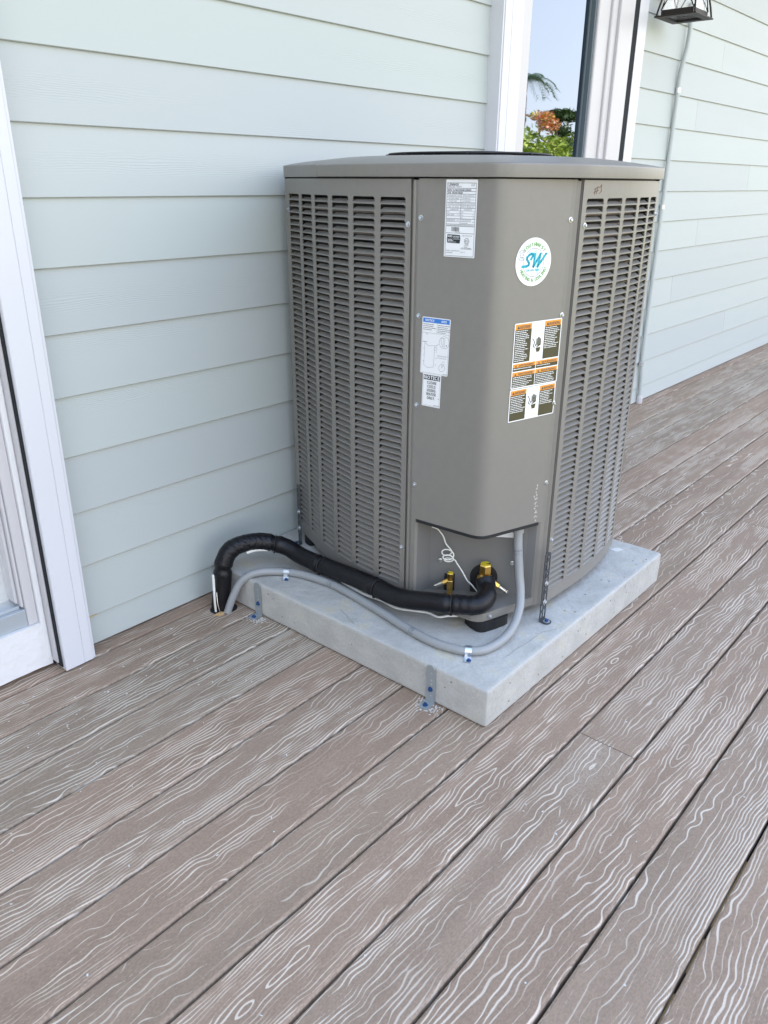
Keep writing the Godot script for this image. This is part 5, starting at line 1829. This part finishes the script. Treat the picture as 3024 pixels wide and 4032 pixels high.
func build_straps() -> void:
	# galvanised straps that pin the pad to the deck
	var spots := [[0.2285, "galvanised strap pinning the pad to the deck near the hose hole"], [0.8850, "galvanised strap pinning the pad to the deck near its front corner"]]
	for s in spots:
		var z: float = s[0]
		var b := thing("pad_strap", s[1], "strap", Vector3(-0.003, 0, z), "galvanised straps screwed to the left side of the pad")
		var g := Geo.new()
		g.prism(strap_outline(0.028, 0.108), Vector3(-0.0032, 0.002, z), Vector3(0, 0, 1), Vector3.UP, Vector3.LEFT, 0.0014)
		var foot := PackedVector2Array([Vector2(0, -0.014), Vector2(0, 0.014)])
		for k in 9:
			var a := PI * k / 8.0
			foot.append(Vector2(0.022 + sin(a) * 0.014, cos(a) * 0.014))
		g.prism(foot, Vector3(-0.0033, 0.0008, z), Vector3(-1, 0, 0), Vector3(0, 0, 1), Vector3.UP, 0.0014)
		obj("strap_plate", g, M.galv, b)
		g = Geo.new()
		for h in [0.088, 0.068, 0.056, 0.022]:
			g.lathe([Vector2(0.0020, 0.0), Vector2(0.0, 0.0)], Vector3(-0.00475, h, z + (0.003 if int(h * 1000) % 3 else -0.003)), Vector3.LEFT, 10)
		obj("punched_holes", g, M.dust, b)
		for q in [[Vector3(-0.0047, 0.0405, z + 0.001), Vector3.LEFT], [Vector3(-0.0235, 0.0023, z), Vector3.UP]]:
			var sc := Geo.new()
			sc.lathe([Vector2(0.0068, 0), Vector2(0.0068, 0.0012), Vector2(0.0045, 0.0018)], q[0], q[1], 14)
			hexbar(sc, q[0] + q[1] * 0.0015, q[1], 0.0048, 0.0045)
			obj("blue_screw", sc, M.blue, b)
		var du := thing("drill_dust", "pale drill dust round the strap foot " + ("near the hose hole" if z < 0.5 else "near the pad's front corner"), "dust", Vector3(-0.025, 0, z), "drill dust on the deck by the strap feet")
		g = Geo.new()
		for i in 90:
			var a := rng.randf() * TAU
			var r := 0.012 + absf(rng.randfn(0.0, 0.012))
			var c := Vector3(-0.020 + cos(a) * r * 0.9, 0.0003, z + 0.006 + sin(a) * r * 1.15)
			if c.x > -0.005: continue
			g.obox(c, Vector3(rng.randf_range(0.0008, 0.003), 0.0003, rng.randf_range(0.0006, 0.002)), Basis(Vector3.UP, rng.randf() * 3.0))
		var d := obj("grains", g, M.dust, du)
		d.set_meta("kind", "stuff")
	# dark slotted straps that hold the cabinet to the pad
	var hold := [[Vector3(0.3740, PADH, 0.9770), Vector3(-0.05, 0, 1).normalized(), "dark slotted hold-down strap on the right louvered side of the condenser"], [Vector3(0.2790, PADH, 0.1190), Vector3(-0.92, 0, -0.39).normalized(), "dark slotted hold-down strap on the condenser's rear left corner by the wall"]]
	for s in hold:
		var o: Vector3 = s[0]
		var N: Vector3 = s[1]
		var U := Vector3.UP.cross(N).normalized()
		var bs := Basis(U, Vector3.UP, N)
		var b := thing("hold_down_strap", s[2], "strap", o, "dark slotted hold-down straps on the condenser")
		var g := Geo.new()
		var hw := 0.0138
		var h := 0.205
		for x in [-hw + 0.0018, -0.0002, hw - 0.0018]:
			g.obox(o + U * x + Vector3.UP * (h * 0.5), Vector3(0.0018, h * 0.5 - (0.004 if absf(x) > 0.005 else 0.0), 0.0011), bs)
		for i in 9:
			var y := 0.006 + i * 0.0242
			g.obox(o + Vector3.UP * y + U * (-hw * 0.5), Vector3(hw * 0.36, 0.0042, 0.00108), bs)
			g.obox(o + Vector3.UP * (y + (0.008 if i % 2 else -0.001)) + U * (hw * 0.5), Vector3(hw * 0.36, 0.0042, 0.00108), bs)
		g.prism(PackedVector2Array([Vector2(-hw, 0), Vector2(hw, 0), Vector2(hw * 0.9, 0.004), Vector2(hw * 0.5, 0.007), Vector2(0, 0.008), Vector2(-hw * 0.5, 0.007), Vector2(-hw * 0.9, 0.004)]), o + Vector3.UP * (h - 0.005) - N * 0.0011, U, Vector3.UP, N, 0.0022)
		var foot := PackedVector2Array([Vector2(-hw, 0), Vector2(hw, 0)])
		for k in 9:
			var a := PI * k / 8.0
			foot.append(Vector2(cos(a) * hw, 0.016 + sin(a) * 0.0115))
		g.prism(foot, o + Vector3.UP * 0.0012, U, N, Vector3.UP, 0.0020)
		obj("strap_plate", g, M.dark_strap, b)
		var sc := Geo.new()
		sc.lathe([Vector2(0.0095, 0), Vector2(0.0095, 0.0008), Vector2(0.005, 0.001)], o + N * 0.0145 + Vector3.UP * 0.0033, Vector3.UP, 16)
		obj("washer", sc, M.galv, b)
		sc = Geo.new()
		hexbar(sc, o + N * 0.0145 + Vector3.UP * 0.004, Vector3.UP, 0.0055, 0.0055)
		obj("blue_screw", sc, M.blue, b)
		for y in [0.058, 0.115]:
			sc = Geo.new()
			sc.lathe([Vector2(0.0075, 0), Vector2(0.0075, 0.0012), Vector2(0.0048, 0.0018)], o + N * 0.0012 + Vector3.UP * y + U * 0.002, N, 14)
			hexbar(sc, o + N * 0.0025 + Vector3.UP * y + U * 0.002, N, 0.0048, 0.0045)
			obj("zinc_screw", sc, M.zinc, b)


# ------------------------------------------------------------------ lamp
func build_lamp() -> void:
	var l := thing("wall_lantern", "dark bronze wall lantern with glass panes above the far siding", "lantern", Vector3(2.79, 1.92, 0.145))
	var x0 := 2.675
	var x1 := 2.893
	var z0 := 0.045
	var z1 := 0.240
	var y := 1.922
	var g := Geo.new()
	g.box(Vector3(x0, y, z0), Vector3(x1, y + 0.006, z0 + 0.036), 0.001)
	g.box(Vector3(x0, y, z1 - 0.036), Vector3(x1, y + 0.006, z1), 0.001)
	g.box(Vector3(x0, y, z0 + 0.0362), Vector3(x0 + 0.036, y + 0.006, z1 - 0.0362), 0.001)
	g.box(Vector3(x1 - 0.036, y, z0 + 0.0362), Vector3(x1, y + 0.006, z1 - 0.0362), 0.001)
	obj("bottom_rim", g, M.bronze, l)
	g = Geo.new()
	var i0 := 0.022
	for q in [[x0 + i0, z0 + i0, x1 - i0, z0 + i0 + 0.004], [x0 + i0, z1 - i0 - 0.004, x1 - i0, z1 - i0], [x0 + i0, z0 + i0 + 0.0042, x0 + i0 + 0.004, z1 - i0 - 0.0042], [x1 - i0 - 0.004, z0 + i0 + 0.0042, x1 - i0, z1 - i0 - 0.0042]]:
		g.box(Vector3(q[0], y + 0.0062, q[1]), Vector3(q[2], y + 0.030, q[3]), 0.0008)
	obj("gallery", g, M.bronze, l)
	g = Geo.new()
	var yt := y + 0.36
	for q in [[0, 0], [0, 1], [1, 0], [1, 1]]:
		var bx := x0 + 0.008 if q[0] == 0 else x1 - 0.008
		var bz := z0 + 0.008 if q[1] == 0 else z1 - 0.008
		var tx := x0 + 0.055 if q[0] == 0 else x1 - 0.055
		var tz := z0 + 0.05 if q[1] == 0 else z1 - 0.05
		g.tube(spline([Vector3(bx, y + 0.006, bz), Vector3(lerpf(bx, tx, 0.18), y + 0.05, lerpf(bz, tz, 0.18)), Vector3(lerpf(bx, tx, 0.6), y + 0.13, lerpf(bz, tz, 0.6)), Vector3(tx, y + 0.24, tz), Vector3(tx, yt, tz)], 0.02), 0.0045, 8)
	for q in [[x0 + i0, z0 + i0, x1 - i0, z0 + i0], [x0 + i0, z1 - i0, x1 - i0, z1 - i0], [x0 + i0, z0 + i0, x0 + i0, z1 - i0], [x1 - i0, z0 + i0, x1 - i0, z1 - i0]]:
		g.tube(PackedVector3Array([Vector3(q[0], y + 0.03, q[1]), Vector3(lerpf(q[0], q[2], 0.75), y + 0.22, lerpf(q[1], q[3], 0.75))]), 0.0028, 6)
		g.tube(PackedVector3Array([Vector3(q[2], y + 0.03, q[3]), Vector3(lerpf(q[0], q[2], 0.25), y + 0.22, lerpf(q[1], q[3], 0.25))]), 0.0028, 6)
	obj("scroll_arms", g, M.bronze, l)
	g = Geo.new()
	for q in [[x0 + i0 + 0.006, z0 + i0 + 0.006, x1 - i0 - 0.006, z0 + i0 + 0.006], [x0 + i0 + 0.006, z1 - i0 - 0.006, x1 - i0 - 0.006, z1 - i0 - 0.006], [x0 + i0 + 0.006, z0 + i0 + 0.006, x0 + i0 + 0.006, z1 - i0 - 0.006], [x1 - i0 - 0.006, z0 + i0 + 0.006, x1 - i0 - 0.006, z1 - i0 - 0.006]]:
		var c := Vector3((x0 + x1) / 2, 0, (z0 + z1) / 2)
		var a := Vector3(q[0], 0, q[1])
		var b := Vector3(q[2], 0, q[3])
		g.quad(a + Vector3.UP * (y + 0.012), b + Vector3.UP * (y + 0.012), b.lerp(c, 0.25) + Vector3.UP * yt, a.lerp(c, 0.25) + Vector3.UP * yt, (a + b) * 0.5 - c)
	obj("glass_panes", g, M.clear, l)
	g = Geo.new()
	g.lathe([Vector2(0.0, 0.0), Vector2(0.014, 0.0), Vector2(0.014, 0.06), Vector2(0.0, 0.06)], Vector3((x0 + x1) / 2, y + 0.30, (z0 + z1) / 2), Vector3.UP, 12)
	g.box(Vector3(x0 + 0.02, yt, z0 + 0.02), Vector3(x1 - 0.02, yt + 0.01, z1 - 0.02), 0.002)
	g.box(Vector3(x0 + 0.06, yt + 0.0102, 0.02), Vector3(x1 - 0.06, yt + 0.03, 0.15), 0.002)
	g.box(Vector3(x0 + 0.05, y + 0.10, 0.016), Vector3(x1 - 0.05, yt + 0.08, 0.032), 0.002)
	obj("top_and_back_plate", g, M.bronze, l)


# ------------------------------------------------------------------ garden seen only in the glass
func leaves(g: Geo, c: Vector3, r: Vector3, n: int, size: float, tints: Array) -> void:
	var f := FastNoiseLite.new(); f.seed = int(c.x * 100) + int(c.z * 37); f.frequency = 1.6
	for i in n:
		var d := Vector3(rng.randfn(), rng.randfn(), rng.randfn()).normalized()
		var k := pow(rng.randf(), 0.45) * (0.82 + 0.4 * f.get_noise_3dv(d * 1.4 + c))
		var p := c + d * r * k
		var a := Vector3(rng.randfn(), rng.randfn() * 0.6, rng.randfn()).normalized()
		var b := a.cross(Vector3(rng.randfn(), rng.randfn(), rng.randfn())).normalized()
		var s := size * rng.randf_range(0.6, 1.3)
		var t: Color = tints[rng.randi() % tints.size()]
		g.ink = t * rng.randf_range(0.8, 1.2)
		g.flat(p - a * s, p + b * s * 0.4, p + a * s, a.cross(b) + Vector3.UP * 0.01)
		g.flat(p - a * s, p + a * s, p - b * s * 0.4, a.cross(b) + Vector3.UP * 0.01)


func shrub(called: String, label: String, category: String, at: Vector3, lumps: Array, size: float, tints: Array, n: int, blooms: Array = []) -> void:
	var o := thing(called, label, category, at)
	var st := Geo.new()
	for q in lumps:
		st.tube(spline([at, at.lerp(q[0], 0.5) + Vector3(0.1, 0, 0.05), q[0]], 0.2), 0.03, 6)
	obj("stems" if category != "tree" else "trunk", st, M.bark, o)
	var g := Geo.new()
	for q in lumps:
		leaves(g, q[0], q[1], n, size, tints)
	var fo := obj("foliage" if category != "tree" else "crown", g, M.leaf, o, true)
	fo.set_meta("kind", "stuff")
	if blooms.size():
		var b := Geo.new()
		for q in blooms:
			leaves(b, q[0], q[1], 240, 0.04, [Color(0.85, 0.22, 0.06), Color(0.85, 0.36, 0.12), Color(0.8, 0.38, 0.32), Color(0.5, 0.45, 0.08)])
		var bo := obj("blossom", b, M.leaf, o, true)
		bo.set_meta("kind", "stuff")


func build_garden() -> void:
	var lime := [Color(0.36, 0.42, 0.05), Color(0.55, 0.56, 0.11), Color(0.22, 0.29, 0.045)]
	var dark := [Color(0.05, 0.09, 0.02), Color(0.09, 0.14, 0.03), Color(0.04, 0.06, 0.015)]
	shrub("flowering_shrub", "orange flowering shrub mirrored in the tall glass", "shrub", Vector3(12.05, -0.6, 6.1), [[Vector3(12.05, 1.1, 6.1), Vector3(0.5, 1.25, 0.5)]], 0.06, lime, 2600, [[Vector3(12.08, 2.30, 6.05), Vector3(0.24, 0.11, 0.3)], [Vector3(11.92, 2.18, 5.85), Vector3(0.16, 0.22, 0.2)], [Vector3(12.22, 2.16, 5.9), Vector3(0.14, 0.18, 0.2)]])
	shrub("lime_hedge", "lime green hedge bush mirrored low in the tall glass", "hedge", Vector3(12.6, -0.6, 6.2), [[Vector3(11.4, 1.0, 5.9), Vector3(0.5, 1.25, 0.5)], [Vector3(12.75, 1.0, 6.2), Vector3(0.5, 1.2, 0.5)], [Vector3(13.25, 1.05, 6.3), Vector3(0.5, 1.25, 0.5)], [Vector3(13.9, 0.9, 6.3), Vector3(0.6, 1.25, 0.5)], [Vector3(12.4, 0.7, 5.5), Vector3(0.5, 1.0, 0.4)], [Vector3(10.7, 0.8, 5.7), Vector3(0.6, 1.2, 0.5)]], 0.07, lime, 2200)
	shrub("dark_shrub", "dark green upright shrub mirrored at the edge of the tall glass", "shrub", Vector3(13.50, -0.6, 5.85), [[Vector3(13.50, 0.9, 5.85), Vector3(0.20, 1.3, 0.25)], [Vector3(13.52, 2.0, 5.85), Vector3(0.16, 0.55, 0.2)]], 0.05, dark, 1500)
	shrub("umbrella_tree", "small flat topped tree mirrored in the tall glass", "tree", Vector3(16.6, -0.6, 8.1), [[Vector3(16.1, 2.62, 8.0), Vector3(0.42, 0.14, 0.4)], [Vector3(16.95, 2.66, 8.2), Vector3(0.42, 0.15, 0.4)], [Vector3(16.5, 2.05, 8.1), Vector3(0.35, 0.5, 0.4)]], 0.07, dark, 900)
	# palm
	var o := thing("palm_tree", "slim palm mirrored at the left of the tall glass", "tree", Vector3(14.7, -0.6, 8.1))
	var tr := Geo.new()
	tr.tube(spline([Vector3(14.7, -0.6, 8.1), Vector3(14.75, 1.6, 8.1), Vector3(14.72, 3.25, 8.1)], 0.2), 0.09, 10)
	obj("trunk", tr, M.bark, o)
	for i in 13:
		var fr := Geo.new()
		var a := TAU * i / 13.0 + rng.randf() * 0.3
		var el := rng.randf_range(0.2, 1.0)
		var hd := Vector3(cos(a), 0, sin(a))
		var spine: Array = []
		for k in 11:
			var t := k / 10.0
			spine.append(Vector3(14.72, 3.25, 8.1) + hd * (0.68 * t) + Vector3.UP * (el * 0.7 * t - 0.7 * t * t))
		for k in range(1, 11):
			for sd in [-1.0, 1.0]:
				for hk in 2:
					var p: Vector3 = spine[k - 1].lerp(spine[k], 0.5 * hk)
					var side: Vector3 = hd.cross(Vector3.UP) * sd * 0.75
					var tip: Vector3 = p + side * 0.28 * (1.1 - absf(k / 10.0 - 0.45)) + hd * 0.16 - Vector3.UP * 0.10
					fr.ink = Color(0.06, 0.10, 0.03) * rng.randf_range(0.8, 1.3)
					fr.flat(p, p + hd * 0.03, tip, Vector3.UP)
		obj("frond", fr, M.leaf, o, true)
